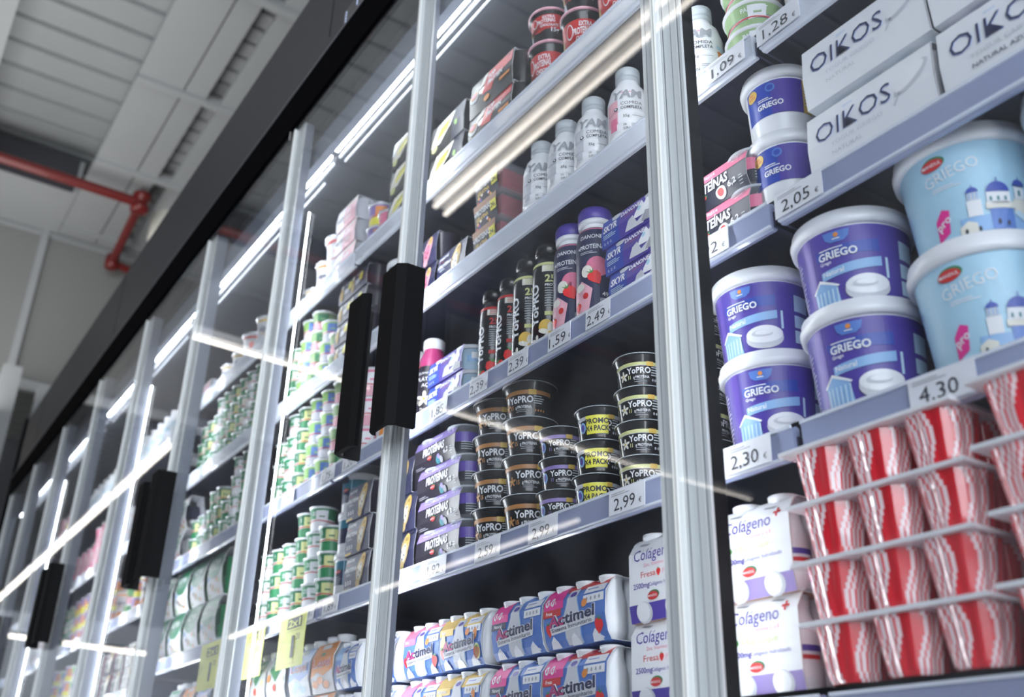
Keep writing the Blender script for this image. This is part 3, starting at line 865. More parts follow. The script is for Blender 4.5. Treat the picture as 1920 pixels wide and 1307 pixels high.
def follow(prof, w):
    """map (u, v) onto the front of a sleeve; u from 0 to w, v the height"""
    R = sorted((z, y) for y, z in prof)
    def f(u, v, e):
        y = R[0][1]
        for i in range(len(R) - 1):
            if R[i][0] <= v <= R[i + 1][0] and R[i + 1][0] - R[i][0] > 1e-6:
                y = R[i][1] + (R[i + 1][1] - R[i][1]) * (v - R[i][0]) / (R[i + 1][0] - R[i][0]); break
            if v > R[i + 1][0]: y = R[i + 1][1]
        return (-w / 2 + u, y - e, v)
    f.vb = [z for z, y in R]
    f.slab = None
    return f
def cup_mb(rb, rt, h, m, top='foil', n=26):
    mb = MB().lathe([(rb - .002, 0), (rb, .002), (rt, h - .003), (rt + .002, h - .002), (rt + .002, h)], m, n)
    return mb.lathe([(rt + .001, h), (rt + .001, h + .001)], top, n)
def yogurt_pack(style):
    t = thing({'danone': 'protein_dessert_pack', 'cookie': 'protein_dessert_pack', 'skyr': 'skyr_pack', 'blueberry': 'protein_yogurt_pack', 'strawb': 'protein_yogurt_pack',
               'top': 'protein_mousse_pack', 'white': 'protein_mousse_pack', 'alpro': 'plant_yogurt_pack', 'dots': 'dessert_pack', 'cacao': 'protein_dessert_pack'}[style])
    w, d, h = .130, .066, .078
    if style == 'skyr': w, d, h = .135, .070, .0540
    if style in ('danone', 'cookie', 'cacao'): w, d, h = .118, .066, .0795
    if style == 'blueberry': w, d, h = .160, .070, .0650
    if style == 'strawb': w, d, h = .150, .070, .0640
    if style in ('top', 'white'): w, d, h = .150, .070, .088
    if style == 'alpro': w, d, h = .125, .070, .075
    if style == 'dots': w, d, h = .165, .070, .062
    fr = [(-.001, 0), (-.003, h * .5), (.002, h)]
    if style in ('blueberry', 'strawb'): fr = [(.006, 0), (.0, h * .25), (.001, h * .7), (.008, h)]
    prof = fr + [(d - .004, h), (d, 0)]
    base = {'danone': 'navy', 'cookie': 'navy', 'cacao': 'plum_black', 'skyr': 'violet', 'blueberry': 'plum_black', 'strawb': 'dark_navy', 'top': 'black_plastic', 'white': 'black_plastic', 'alpro': 'soft_pink', 'dots': 'navy'}[style]
    part('sleeve', sleeve_card(w, prof, base), t)
    cupm = {'danone': 'plum_black', 'cookie': 'plum_black', 'cacao': 'magenta', 'skyr': 'pale_blue', 'blueberry': 'clear_plastic', 'strawb': 'clear_plastic', 'top': 'black_plastic', 'white': 'black_plastic', 'alpro': 'pale_grey', 'dots': 'plum_black'}[style]
    rt = d * .47; rb = d * .38
    xs = (-w * .24, w * .5 - rt * .50) if style != 'alpro' else (-w * .24, w * .24)
    for i, cx in enumerate(xs):
        c = MB().lathe([(rb - .002, 0), (rb, .002), (rt, h * .88), (rt + .002, h * .89), (rt + .002, h * .91), (rt * .6, h * .92)], cupm, 26)
        if style == 'skyr':
            c.lathe([(rt + .0024, h * .80), (rt + .003, h * .82), (rt + .003, h * .94), (rt, h * .96)], 'pale_grey', 26)
            f2 = wrap(tapered(rb, rt, 0, h)); f2.r0 = rt; c.rect(.02, .06, h * .3, h * .55, 'light_blue', f2, 1); c.rect(.03, .05, h * .42, h * .66, 'white_card', f2, 2)
        if style in ('blueberry', 'strawb'):
            f2 = wrap(tapered(rb, rt, 0, h * .88)); f2.r0 = rt
            c.rect(.0, .075, h * .42, h * .72, 'purple' if style == 'blueberry' else 'pink', f2, 2); c.rect(.0, .075, h * .12, h * .42, 'ink', f2, 2)
            tiny(c, f2, .025, h * .40, 4, 'cap_grey', 3, .03, .0045)
            c.lathe([(rt + .001, h * .90), (rt + .004, h * .92), (rt + .004, h * .94)], 'cap_grey', 26)
        part('cup', c, t, loc=(cx, d * .5, .0012))
    fn = follow(fr, w); g = MB()
    if style in ('danone', 'cookie', 'cacao'):
        g.text('DANONE', .006, h * .80, .0075, 'white_card', fn, 3, bold=.02, wide=.9); g.rect(.012, .028, h * .72, h * .735, 'red', fn, 3)
        g.text('+PROTEINA', .004, h * .52, .0095, 'white_card', fn, 3, bold=.02, wide=.82)
        tiny(g, fn, .014, h * .46, 2, 'cap_grey', 3, .024)
        for i in range(3):
            g.oval(.014 + i * .011, h * .23, .0032, .0050, 'white_card', fn, 3, 10); g.oval(.014 + i * .011, h * .23, .0014, .0026, base, fn, 4, 8)
            g.rect(.011 + i * .011, .017 + i * .011, h * .10, h * .115, 'cap_grey', fn, 3)
        cm = {'danone': 'biscuit', 'cookie': 'soft_pink', 'cacao': 'cream'}[style]
        g.oval(.080, h * .55, .017, h * .42, cm, fn, 2, 20, -.25); g.oval(.078, h * .45, .011, h * .26, 'cream' if style != 'cookie' else 'pink', fn, 3, 16, -.25)
        g.oval(.088, h * .80, .0085, .0105, 'gold', fn, 4, 14); g.text('10', .088, h * .75, .008, 'ink', fn, 5, al='c', bold=.02)
        g.oval(.072, h * .15, .010, h * .13, cm, fn, 3, 12)
        for i, (a_, b_) in enumerate(((.072, .5), (.083, .4), (.076, .3), (.085, .62))): g.oval(a_, h * b_, .0022, .003, 'plum_black', fn, 5, 8)
        if style == 'danone': g.rect(.004, .034, h * .02, h * .08, 'gold', fn, 3)
    elif style == 'skyr':
        g.rect(.0, .045, 0, h, 'blue', fn, 1)
        g.text('SKYR', .006, h * .52, .0135, 'white_card', fn, 3, bold=.035, wide=.80)
        tiny(g, fn, .006, h * .40, 3, 'pale_blue', 3, .032)
        g.text('0. 0. 0.', .007, h * .08, .0055, 'white_card', fn, 3)
        g.text('DANONE', .050, h * .74, .0085, 'white_card', fn, 3, bold=.03, wide=.95); g.rect(.058, .085, h * .66, h * .675, 'red', fn, 3)
        g.poly([(.082, h * .35), (.100, h * .90), (.108, h * .70), (.118, h * .98), (.128, h * .55), (.118, h * .30)], 'white_card', fn, 2)
        g.poly([(.060, h * .1), (.070, h * .42), (.082, h * .5), (.090, h * .2), (.110, h * .35), (.105, h * .05)], 'pale_grey', fn, 2)
        g.poly([(.100, h * .1), (.112, h * .40), (.132, h * .30), (.132, h * .05)], 'grey', fn, 3)
        g.oval(.097, h * .62, .0045, .005, 'sky_blue', fn, 3)
    elif style in ('blueberry', 'strawb'):
        bm2 = 'lilac' if style == 'blueberry' else 'pink'
        g.rect(0, w, h * .70, h, bm2, fn, 1)
        s1 = 'ARÁNDANOS' if style == 'blueberry' else 'FRESA'
        g.text(s1, w * .5, h * .79, .0078, 'white_card', fn, 3, al='c', wide=.85, bold=.01)
        for a_ in (.14, .80): g.rect(w * a_, w * (a_ + .06), h * .84, h * .855, 'white_card', fn, 3)
        g.text('PROTEÍNAS', w * .5, h * .40, .0165, 'white_card', fn, 3, al='c', width=w * .52, bold=.03)
        logo_oval(g, fn, w * .42, h * .27, .0085)
        g.text('6,2', w * .76, h * .20, .010, 'white_card', fn, 3, bold=.02, rot=.12); tiny(g, fn, w * .90, h * .32, 4, 'cap_grey', 3, .008, .0045, .0010)
        if style == 'strawb':
            g.oval(w * .66, h * .20, .010, .010, 'white_card', fn, 3); g.oval(w * .66, h * .20, .006, .006, 'bright_red', fn, 4)
        else:
            g.oval(w * .60, h * .10, .008, .008, 'teal', fn, 3); g.oval(w * .68, h * .08, .006, .007, 'grey', fn, 4); g.oval(w * .63, h * .20, .005, .005, 'lilac', fn, 4)
        tiny(g, fn, w * .05, h * .1, 2, 'grey', 3, .035)
    elif style == 'top':
        g.poly([(w * .30, h * .42), (w * .40, h * .98), (w * .98, h * .98), (w * .98, h * .68), (w * .62, h * .62), (w * .52, h * .35)], 'red', fn, 1)
        g.text('TOP', w * .42, h * .72, .012, 'white_card', fn, 3, bold=.04, wide=.8); g.text('PROTEIN', w * .44, h * .54, .012, 'white_card', fn, 3, bold=.04, wide=.75)
        g.oval(w * .12, h * .52, .017, .013, 'cap_grey', fn, 2); g.oval(w * .12, h * .56, .014, .009, 'caramel', fn, 3); g.oval(w * .12, h * .56, .008, .005, 'pink', fn, 4)
        g.poly([(w * .18, h * .62), (w * .32, h * .98), (w * .42, h * .98), (w * .34, h * .70)], 'cream', fn, 2)
        g.rect(w * .72, w * .95, h * .34, h * .42, 'orange', fn, 3); g.oval(w * .42, h * .22, .010, .007, 'orange', fn, 3)
    elif style == 'white':
        g.poly([(w * .02, h * .30), (w * .18, h * .95), (w * .70, h * .98), (w * .60, h * .55), (w * .3, h * .25)], 'cream', fn, 1)
        g.poly([(w * .20, h * .38), (w * .30, h * .75), (w * .60, h * .82), (w * .52, h * .5)], 'yellow', fn, 2)
        g.text('TOP PROTEIN', w * .24, h * .55, .008, 'ink', fn, 3, bold=.03, wide=.8, rot=.25)
        g.oval(w * .14, h * .20, .013, .009, 'pale_yellow', fn, 3); g.oval(w * .78, h * .45, .006, .008, 'lime', fn, 3)
        g.poly([(w * .62, 0), (w * .70, h), (w, h), (w, 0)], 'dark_navy', fn, 1)
    elif style == 'alpro':
        g.rect(0, .050, 0, h, 'white_card', fn, 1); g.text('alpro', .006, h * .40, .017, 'navy', fn, 3, bold=.02, wide=.9)
        g.text('milk', .060, h * .52, .014, 'white_card', fn, 3, bold=.03, shear=.2); g.text('choc', .060, h * .25, .014, 'white_card', fn, 3, bold=.03, shear=.2)
        g.rect(.054, w, h * .86, h, 'cream', fn, 1)
    elif style == 'dots':
        for a_ in (.22, .62): 
            g.text('DANONE', w * a_, h * .70, .007, 'white_card', fn, 3, bold=.03, wide=.7); g.rect(w * a_, w * (a_ + .16), h * .30, h * .52, 'pale_grey', fn, 3)
            g.oval(w * (a_ + .20), h * .56, .010, .013, 'yellow', fn, 4); g.oval(w * (a_ - .10), h * .45, .010, h * .36, 'biscuit', fn, 3); g.oval(w * (a_ - .10), h * .75, .008, .007, 'cream', fn, 4)
    part('printing', g, t)
    return t

def oikos(sweet=False):
    t = thing('greek_yogurt_box')
    w, d, h = (.205, .075, .108)
    fr = [(.000, 0), (-.003, h * .5), (.003, h)]
    prof = fr + [(.012, h + .003), (d - .012, h + .003), (d - .002, h), (d, 0)]
    part('sleeve', sleeve_card(w, prof, 'white_card'), t)
    lm = MB().box(-w / 2 + .002, w / 2 - .002, .011, d - .011, h + .0034, h + .0042, 'violet' if sweet else 'pale_blue')
    part('top_panel', lm, t, 'coloured top panel')
    for i in range(4):
        cx = -w / 2 + .026 + i * .051
        part('cup', MB().lathe([(.019, 0), (.021, .003), (.024, h - .010), (.025, h - .004), (.024, h + .009), (.018, h + .012)], 'white_plastic', 24), t, loc=(cx, d / 2, .0012))
    fn = follow(fr, w); g = MB()
    g.text('OIKOS', .016, h * .50, .0330, 'mid_blue', fn, 3, wide=.86, bold=-.004, width=.125)
    g.text('OIKOS', .0165, h * .502, .0330, 'navy', fn, 4, wide=.86, bold=-.012, width=.124)
    g.text('danone', .064, h * .86, .0040, 'light_blue', fn, 3)
    g.text('YOGUR GRIEGO', .040, h * .36, .0065, 'pale_grey' if not sweet else 'cap_grey', fn, 3, width=.085)
    g.text('NATURAL AZUCARADO' if sweet else 'NATURAL', .040, h * .23, .0065, 'navy' if sweet else 'cap_grey', fn, 3, width=.110 if sweet else .05)
    g.oval(.172, h * .66, .030, .013, 'pale_grey', fn, 2, 22, .55); g.oval(.170, h * .68, .026, .010, 'white_plastic', fn, 3, 22, .55)
    g.poly([(.142, h * .40), (.146, h * .39), (.156, h * .52), (.152, h * .54)], 'pale_grey', fn, 2)
    g.rect(w - .0012, w, 0, h, 'grey', fn, 1)
    part('printing', g, t)
    return t

def cultured_pack(style):
    """six small white bottles held in a printed card"""
    t = thing('probiotic_drink_pack')
    w = {'natural': .140, 'fresa': .150, 'multi': .132, 'fresa2': .132, 'plain': .10, 'gold': .135}[style]; h = .092; d = .095
    fr = [(.010, 0), (.003, h * .12), (-.002, h * .4), (.000, h * .75), (.012, h * .93), (.022, h)]
    prof = fr + [(d - .020, h), (d - .004, h * .9), (d, h * .4), (d - .010, 0)]
    base = 'mid_blue'
    part('card', sleeve_card(w, prof, base), t)
    n = 3; st = w / n
    for j in range(2):
        for i in range(n):
            b = MB().lathe([(.013, 0), (.020, .003), (.0225, .012), (.0225, .055), (.017, .074), (.0165, h - .004), (.018, h - .003), (.018, h + .001), (.010, h + .002)], 'white_plastic', 24)
            part('bottle', b, t, loc=(-w / 2 + st * (i + .5) + (.006 if i == n - 1 else 0), .026 + j * .044, .001))
    fn = follow(fr, w); g = MB()
    top = {'natural': 'hot_pink', 'fresa': 'hot_pink', 'multi': 'gold', 'fresa2': 'pink', 'plain': 'light_blue', 'gold': 'gold'}[style]
    if style in ('multi', 'gold'):
        g.rect(0, w, h * .72, h, 'gold', fn, 1)
    if style in ('fresa', 'fresa2'):
        g.rect(w * .34, w, h * .86, h, 'red' if style == 'fresa' else 'pink', fn, 1)
    g.rect(0, w * .33, h * .62, h, top, fn, 2)
    if style in ('natural', 'fresa'):
        g.text('0', .005, h * .68, .013, 'white_card', fn, 4, bold=.03); g.text('%', .014, h * .70, .005, 'white_card', fn, 4); g.text('0', .019, h * .68, .013, 'white_card', fn, 4, bold=.03); g.text('%', .029, h * .70, .005, 'white_card', fn, 4)
        g.rect(0, w * .30, h * .50, h * .62, 'navy' if style == 'natural' else 'red', fn, 3)
        g.text('Natural' if style == 'natural' else 'Fresa', .008, h * .535, .0055, 'white_card', fn, 4, bold=.02)
    else:
        g.text('Fresa' if style != 'gold' else 'Multifrutas', .007, h * .66, .0055, 'white_card', fn, 4, bold=.02, wide=.8)
    cxm = w * .48
    sil = [(-.017, h * .02), (.017, h * .02), (.019, h * .45), (.012, h * .68), (.011, h * .88), (-.011, h * .88), (-.012, h * .68), (-.019, h * .45)]
    g.poly([(cxm + x * 1.12, y) for x, y in sil], 'light_blue', fn, 2); g.poly([(cxm + x, y) for x, y in sil], 'pale_grey', fn, 3)
    g.oval(cxm + .001, h * .80, .0075, .0042, 'violet', fn, 4, 14)
    g.rect(w * .66, w * .98, h * .76, h * .88, 'white_card', fn, 2); tiny(g, fn, w * .70, h * .82, 1, 'mid_blue', 3, w * .22)
    g.rect(w * .66, w * .98, h * .60, h * .73, 'white_card', fn, 2)
    for i in range(4): g.oval(w * (.72 + i * .065), h * .665, .0022, .0030, 'grey', fn, 3, 10)
    # the word, on its white plate, climbing a little
    g.poly([(w * .13, h * .21), (w * .84, h * .29), (w * .87, h * .40), (w * .12, h * .32)], 'white_card', fn, 4)
    g.text('Actimel', w * .115, h * .318, .0172, 'white_card', fn, 5, bold=.07, width=w * .755, rot=.055)
    g.text('Actimel', w * .12, h * .325, .0165, 'navy', fn, 6, bold=.03, width=w * .74, rot=.055)
    g.text('Ac', w * .12, h * .325, .0165, 'magenta', fn, 7, bold=.03, width=w * .245, rot=.055)
    g.text('Sistema Inmunitario', w * .15, h * .245, .0058, 'navy', fn, 6, bold=.01, width=w * .66, rot=.055)
    if style in ('fresa', 'fresa2', 'multi'):
        berry(g, fn, w * .10, h * .30, .011, 3); berry(g, fn, w * .90, h * .22, .013, 5, -.3)
        g.oval(w * .68, h * .62, .007, .006, 'orange', fn, 3, 12, .5)
    if style in ('multi', 'gold'):
        g.oval(w * .10, h * .50, .008, .015, 'pale_yellow', fn, 3); g.oval(w * .92, h * .24, .009, .013, 'pale_yellow', fn, 5); g.oval(w * .86, h * .56, .006, .010, 'orange', fn, 3)
    for i in range(3):
        cx = w * (i + .5) / 3
        g.poly([(cx - .012, .0002), (cx + .012, .0002), (cx + .009, h * .10), (cx, h * .19), (cx - .008, h * .10)], 'white_plastic', fn, 5)
        g.oval(cx, h * .955, .0095, .0022, 'white_plastic', fn, 5, 12); g.oval(cx, h * .94, .0095, .0012, 'ink', fn, 4, 12)
    part('printing', g, t)
    return t

def collagen_pack(flav):
    t = thing('collagen_drink_pack')
    w, h, d = .118, .118, .100
    fr = [(.004, 0), (.000, h * .2), (.001, h * .80), (.012, h * .95), (.020, h)]
    prof = fr + [(d - .020, h), (d - .004, h * .8), (d, h * .2), (d - .006, 0)]
    part('card', sleeve_card(w, prof, 'kraft'), t)
    for j in range(2):
        for i in range(2):
            b = MB().lathe([(.018, 0), (.026, .004), (.027, .020), (.026, .070), (.018, .092), (.018, h - .004), (.020, h - .003), (.020, h + .003), (.012, h + .005)], 'white_plastic', 26)
            f2 = wrap(lambda z: .0265); b.rect(.02, .05, .045, .052, 'violet', f2, 1); b.rect(.022, .046, .036, .041, 'red', f2, 1)
            part('bottle', b, t, loc=(-w / 2 + .030 + i * .060, .028 + j * .046, .001))
    fn = follow(fr, w); g = MB()
    g.rect(0, w, 0, h, 'white_card', fn, 1)
    g.rect(0, w, 0, h * .20, 'lilac' if flav != 'Fresa' else 'violet', fn, 2)
    for cx in (.030, .088):
        g.oval(cx, h * .10, .016, h * .125, 'pale_grey', fn, 3); g.oval(cx - .002, h * .11, .0135, h * .11, 'white_plastic', fn, 4)
        g.oval(cx, h * .955, .013, .005, 'white_plastic', fn, 4); g.poly([(cx - .014, h * .90), (cx + .004, h * .88), (cx + .010, h * .90), (cx - .011, h * .915)], 'grey', fn, 3)
    g.text('Colágeno', .012, h * .705, .0165, 'violet', fn, 3, shear=.12, width=.078); g.text('+', .094, h * .76, .016, 'red', fn, 3, bold=.03)
    g.text('Zinc, Vitaminas C y E', .032, h * .62, .0048, 'pink', fn, 3)
    g.text(flav, .026, h * .50, .0085, 'red' if flav == 'Fresa' else 'pale_yellow', fn, 3, width=.030 if flav == 'Fresa' else .060)
    if flav == 'Fresa': berry(g, fn, .062, h * .53, .006, 3); g.text('Pomelo', .070, h * .50, .007, 'soft_pink', fn, 3)
    else: g.oval(.018, h * .53, .006, .005, 'leaf', fn, 3)
    g.text('2500mg', .010, h * .38, .0075, 'violet', fn, 3, bold=.01); g.text('Colágeno hidrolizado', .042, h * .385, .0052, 'violet', fn, 3)
    logo_oval(g, fn, .050, h * .27, .011)
    part('printing', g, t)
    return t

def fluted_tray():
    """six-cup pack of fluted clear pots filled with red and white bands"""
    t = thing('layered_dessert_tray')
    part('flange', MB().box(-.112, .112, -.004, .150, .0622, .0642, 'white_plastic').box(-.113, .113, -.006, .152, .0590, .0632, 'white_plastic'), t)
    def flute(a, z): return 1 + .035 * cos(12 * a)
    for j in range(2):
        for i in range(3):
            mb = MB(); n = 96; rows = [(.0245, 0), (.0265, .003)] + [(.0265 + .0085 * q / 9, .003 + .0595 * q / 9) for q in range(1, 10)]
            vs = []
            for r, z in rows:
                for q in range(n):
                    a = 2 * pi * q / n
                    sq = 1.0 / max(abs(cos(a)), abs(sin(a))) ** .35
                    k = flute(a, z) * sq
                    vs.append((r * k * sin(a), -r * k * cos(a), z))
            fw = []; fr_ = []
            for s_ in range(len(rows) - 1):
                for q in range(n):
                    f_ = (s_ * n + q, s_ * n + (q + 1) % n, (s_ + 1) * n + (q + 1) % n, (s_ + 1) * n + q)
                    qq = (q - 12) % 24
                    ph = (qq + round(2.2 * sin(s_ * .55 + i))) % 24
                    (fw if ph < 14 and ph % 3 != 2 else fr_).append(f_)
            mb.add(vs, fw, 'cream_band', True); mb.add(vs, fr_, 'jelly_red', True)
            mb.add(vs[:n], [tuple(range(n))[::-1]], 'bright_red')
            part('pot', mb, t, loc=(-.074 + i * .074, .036 + j * .072, 0))
    return t
M('cream_band', (0.93, 0.77, 0.79), 0.12, coat=1.0)
M('jelly_red', (0.78, 0.015, 0.03), 0.10, coat=1.0)

def fruit_tray():
    t = thing('protein_jelly_tub')
    def tub(w, d, h, m, b):
        vs = [(sx * w / 2 * k, d / 2 + sy * d / 2 * k, z) for k, z in ((.82, 0), (1, h)) for sx, sy in ((-1, -1), (1, -1), (1, 1), (-1, 1))]
        return MB().add(vs, [(0, 1, 2, 3)[::-1], (4, 5, 6, 7), (0, 1, 5, 4), (1, 2, 6, 5), (2, 3, 7, 6), (3, 0, 4, 7)], m)
    part('tub', tub(.105, .075, .062, 'clear_plastic', 0), t)
    part('jelly', tub(.098, .068, .050, 'fruit_red', 0), t, 'dark red filling', loc=(0, .0035, .002))
    part('rim', MB().box(-.056, .056, -.003, .078, .062, .0645, 'clear_plastic'), t)
    fr = [(.004, 0), (-.004, .066)]; fn = follow(fr, .105); g = MB()
    g.rect(.004, .090, .004, .064, 'plum_black', fn, 1); g.rect(.004, .090, .048, .064, 'kraft', fn, 2)
    g.text('+PROTEINAS', .006, .036, .013, 'white_card', fn, 3, bold=.03, width=.062, rot=.04); g.text('GELATINA', .012, .024, .009, 'gold', fn, 3, bold=.03, width=.045)
    g.rect(.066, .088, .026, .050, 'yellow', fn, 3); g.text('24', .069, .032, .011, 'ink', fn, 4, bold=.03, wide=.8); g.text('g', .083, .032, .007, 'ink', fn, 4)
    for i in range(9): g.oval(.012 + (i * 37 % 70) / 1000, .008 + (i * 13 % 15) / 1000, .004, .0035, ('red', 'blue', 'gold', 'cream', 'magenta')[i % 5], fn, 3, 10)
    part('label', g, t)
    return t

def carton_pack(m_top, m_low, txt, h=.118, w=.105, bulge=True, blob='lime'):
    """large shield-marked multipack of green cups / shot bottles"""
    t = thing('yogurt_multipack')
    d = .085
    fr = [(.012, 0), (.002, h * .25), (-.003, h * .55), (.004, h * .85), (.014, h)]
    prof = fr + [(d - .01, h), (d, h * .5), (d - .01, 0)]
    part('sleeve', sleeve_card(w, prof, 'white_card'), t)
    for i in range(2):
        for j in range(2):
            part('cup', MB().lathe([(.021, 0), (.023, .002), (.026, .050), (.027, .052), (.027, .0535)], m_low, 20).lathe([(.0265, .0535), (.0265, .0545)], 'foil', 20), t, loc=(-w / 2 + .030 + i * (w - .054), d / 2, .001 + j * .056))
    fn = follow(fr, w); g = MB()
    pts = [(w * .5 + w * .46 * cos(pi + pi * i / 12), h * .62 + h * .22 * sin(pi + pi * i / 12)) for i in range(13)]
    g.poly(pts + [(w * .96, h * .985), (w * .04, h * .985)], m_top, fn, 2)
    g.text(txt, w * .5, h * .66, .018, 'white_card', fn, 4, al='c', bold=.03, width=w * .62); tiny(g, fn, w * .3, h * .58, 1, 'white_card', 4, w * .4)
    for i in range(8):
        g.oval(w * (.14 + (i * 29 % 75) / 100), h * (.06 + (i * 17 % 30) / 100), .006, .007, (blob, 'caramel', 'orange', 'plum_black', 'sage')[i % 5], fn, 3, 10)
    g.rect(w * .06, w * .20, h * .36, h * .46, 'light_blue', fn, 3)
    part('printing', g, t)
    return t

def danacol(m, txt, accent='red', h=.128, w=.118):
    t = thing('drinkable_yogurt_pack')
    d = .09; fr = [(.010, 0), (.0, h * .3), (.0, h * .7), (.014, h)]
    prof = fr + [(d - .014, h), (d, h * .4), (d - .01, 0)]
    part('card', sleeve_card(w, prof, 'pale_grey' if m != 'casei' else 'white_card'), t)
    for i in range(2):
        part('bottle', MB().lathe([(.02, 0), (.026, .004), (.026, h * .75), (.019, h * .93), (.019, h + .006), (.021, h + .007), (.021, h + .016), (.012, h + .018)], 'white_plastic', 24), t, loc=(-w / 2 + .031 + i * (w - .060), d * .45, .001))
    fn = follow(fr, w); g = MB()
    if txt == 'Danacol':
        g.poly([(w * .12, h * .97), (w * .88, h * .97), (w * .80, h * .70), (w * .5, h * .42), (w * .18, h * .66)], 'green', fn, 2)
        g.text(txt, w * .16, h * .78, .016, 'white_card', fn, 4, bold=.03, width=w * .64); tiny(g, fn, w * .22, h * .74, 1, 'white_card', 4, w * .5)
        for q in ((.14, .52), (.5, .30), (.85, .46)): g.oval(w * q[0], h * q[1], .010, .009, 'orange' if q[0] < .8 else 'pale_yellow', fn, 4); 
        g.oval(w * .5, h * .30, .007, .008, 'red', fn, 5)
    else:
        g.rect(0, w, h * .30, h, 'mid_blue' if accent == 'blue' else 'orange', fn, 1)
        g.poly([(0, h * .30), (w * .3, h * .42), (w * .6, h * .32), (w, h * .45), (w, h * .30)], 'white_card', fn, 2)
        g.text(txt, w * .08, h * .52, .018, 'white_card', fn, 3, bold=.06, width=w * .80); g.text(txt, w * .085, h * .525, .018, 'red' if accent == 'red' else 'magenta', fn, 4, bold=.01, width=w * .79)
        g.rect(w * .40, w * .58, h * .74, h * .80, 'green', fn, 3); g.rect(w * .3, w * .7, h * .88, h * .97, 'white_card', fn, 2)
        for q in ((.2, .18), (.45, .25), (.7, .15)): g.oval(w * q[0], h * q[1], .015, .008, 'orange' if accent == 'red' else 'pale_blue', fn, 3)
    part('printing', g, t)
    return t
def white_bag(m='green', name='bagged_cheese_pack', h=.12):
    t = thing(name)
    prof = [(.012, 0), (-.002, h * .3), (-.004, h * .6), (.010, h), (.05, h), (.064, h * .5), (.055, 0)]
    part('bag', sleeve_card(.085, prof, 'white_card'), t)
    fr = prof[:4]; fn = follow(fr, .085); g = MB()
    g.oval(.042, h * .62, .030, h * .24, m, fn, 2); g.oval(.042, h * .62, .022, h * .15, 'white_card', fn, 3); g.rect(.02, .065, h * .56, h * .66, m, fn, 4)
    for i in range(6): g.oval(.014 + (i * 23 % 60) / 1000, h * (.08 + (i * 11 % 20) / 100), .006, .006, ('gold', 'red', 'pale_yellow', 'green')[i % 4], fn, 3, 10)
    part('printing', g, t)
    return t
# ------------------------------------------------------------------ stocking the shelves
TIER = {1: ['single tier'], 2: ['lower tier', 'upper tier'], 3: ['bottom tier', 'middle tier', 'top tier'],
        4: ['bottom tier', 'second tier', 'third tier', 'top tier'], 5: ['bottom tier', 'second tier', 'third tier', 'fourth tier', 'top tier'],
        6: ['bottom tier', 'second tier', 'third tier', 'fourth tier', 'fifth tier', 'top tier'],
        7: ['bottom tier', 'second tier', 'third tier', 'fourth tier', 'fifth tier', 'sixth tier', 'top tier']}
ORD = ['first', 'second', 'third', 'fourth', 'fifth', 'sixth', 'seventh', 'eighth', 'ninth', 'tenth', 'eleventh']
def stack(kind, x, y, z, n, pitch, where, group, rz=0.0, jx=0.0, jr=0.05, first=0):
    for i in range(n):
        tn = TIER[n][i] + ' ' if n > 1 else ''
        kind.put(x + random.uniform(-1, 1) * jx, y + random.uniform(0, 1) * jx, z + i * pitch, (tn + where).strip(), group,
                 rz + random.uniform(-1, 1) * jr)
R45 = radians(42)
K_car = Kind(yopro_cup, 'large black yogurt tub with caramel band', 'yogurt tub', 'caramel', True)
K_vio = Kind(yopro_cup, 'small black yogurt tub with violet band', 'yogurt tub', 'lilac', False)
K_pro = Kind(yopro_cup, 'black yogurt tub with yellow promotion sticker', 'yogurt tub', 'pale_grey', False, True)
K_van = Kind(yopro_cup, 'small black vanilla yogurt tub, cream band', 'yogurt tub', 'pale_yellow', False, False, True)
K_dan = Kind(yogurt_pack, 'navy protein dessert sleeve with biscuit dessert', 'yogurt pack', 'danone')
K_coo = Kind(yogurt_pack, 'navy protein dessert sleeve with pink dessert', 'yogurt pack', 'cookie')
K_cac = Kind(yogurt_pack, 'dark protein dessert sleeve with pale dessert', 'yogurt pack', 'cacao')
K_blu = Kind(yogurt_pack, 'black and lilac blueberry protein sleeve', 'yogurt pack', 'blueberry')
K_str = Kind(yogurt_pack, 'navy and pink strawberry protein sleeve', 'yogurt pack', 'strawb')
K_sky = Kind(yogurt_pack, 'violet skyr sleeve over pale cups', 'yogurt pack', 'skyr')
K_top = Kind(yogurt_pack, 'black and red protein mousse sleeve', 'dessert pack', 'top')
K_wht = Kind(yogurt_pack, 'black and cream protein mousse sleeve', 'dessert pack', 'white')
K_alp = Kind(yogurt_pack, 'pink and white plant dessert sleeve', 'dessert pack', 'alpro')
K_dot = Kind(yogurt_pack, 'navy dessert box with yellow discs', 'dessert pack', 'dots')
K_ext = Kind(protein_cup, 'red and black chocolate protein cup', 'dessert cup')
K_yb = Kind(yopro_bottle, 'black strawberry protein bottle', 'bottle', 'berry')
K_yv = Kind(yopro_bottle, 'black vanilla protein bottle', 'bottle', 'vanilla')
K_db = Kind(danone_bottle, 'violet protein drink bottle with strawberry', 'bottle')
K_am = Kind(yam_bottle, 'white meal drink bottle with grey cap', 'bottle', 'plain')
K_amp = Kind(yam_bottle, 'pink-tinted meal drink bottle', 'bottle', 'pink')
K_aca = Kind(acai_bottle, 'dark smoothie bottle with magenta neck', 'bottle')
K_mlk = Kind(milk_bottle, 'white dairy bottle with pale blue label', 'bottle')
K_gri = Kind(bucket, 'violet Greek yogurt bucket', 'yogurt bucket', 'griego')
K_chu = Kind(bucket, 'pale blue yogurt bucket with domed chapels', 'yogurt bucket', 'church')
K_sml = Kind(bucket, 'slim white and blue yogurt tub', 'yogurt tub', 'small')
K_oik = Kind(oikos, 'white Greek yogurt box', 'yogurt box', False)
K_oiz = Kind(oikos, 'white sweetened Greek yogurt box', 'yogurt box', True)
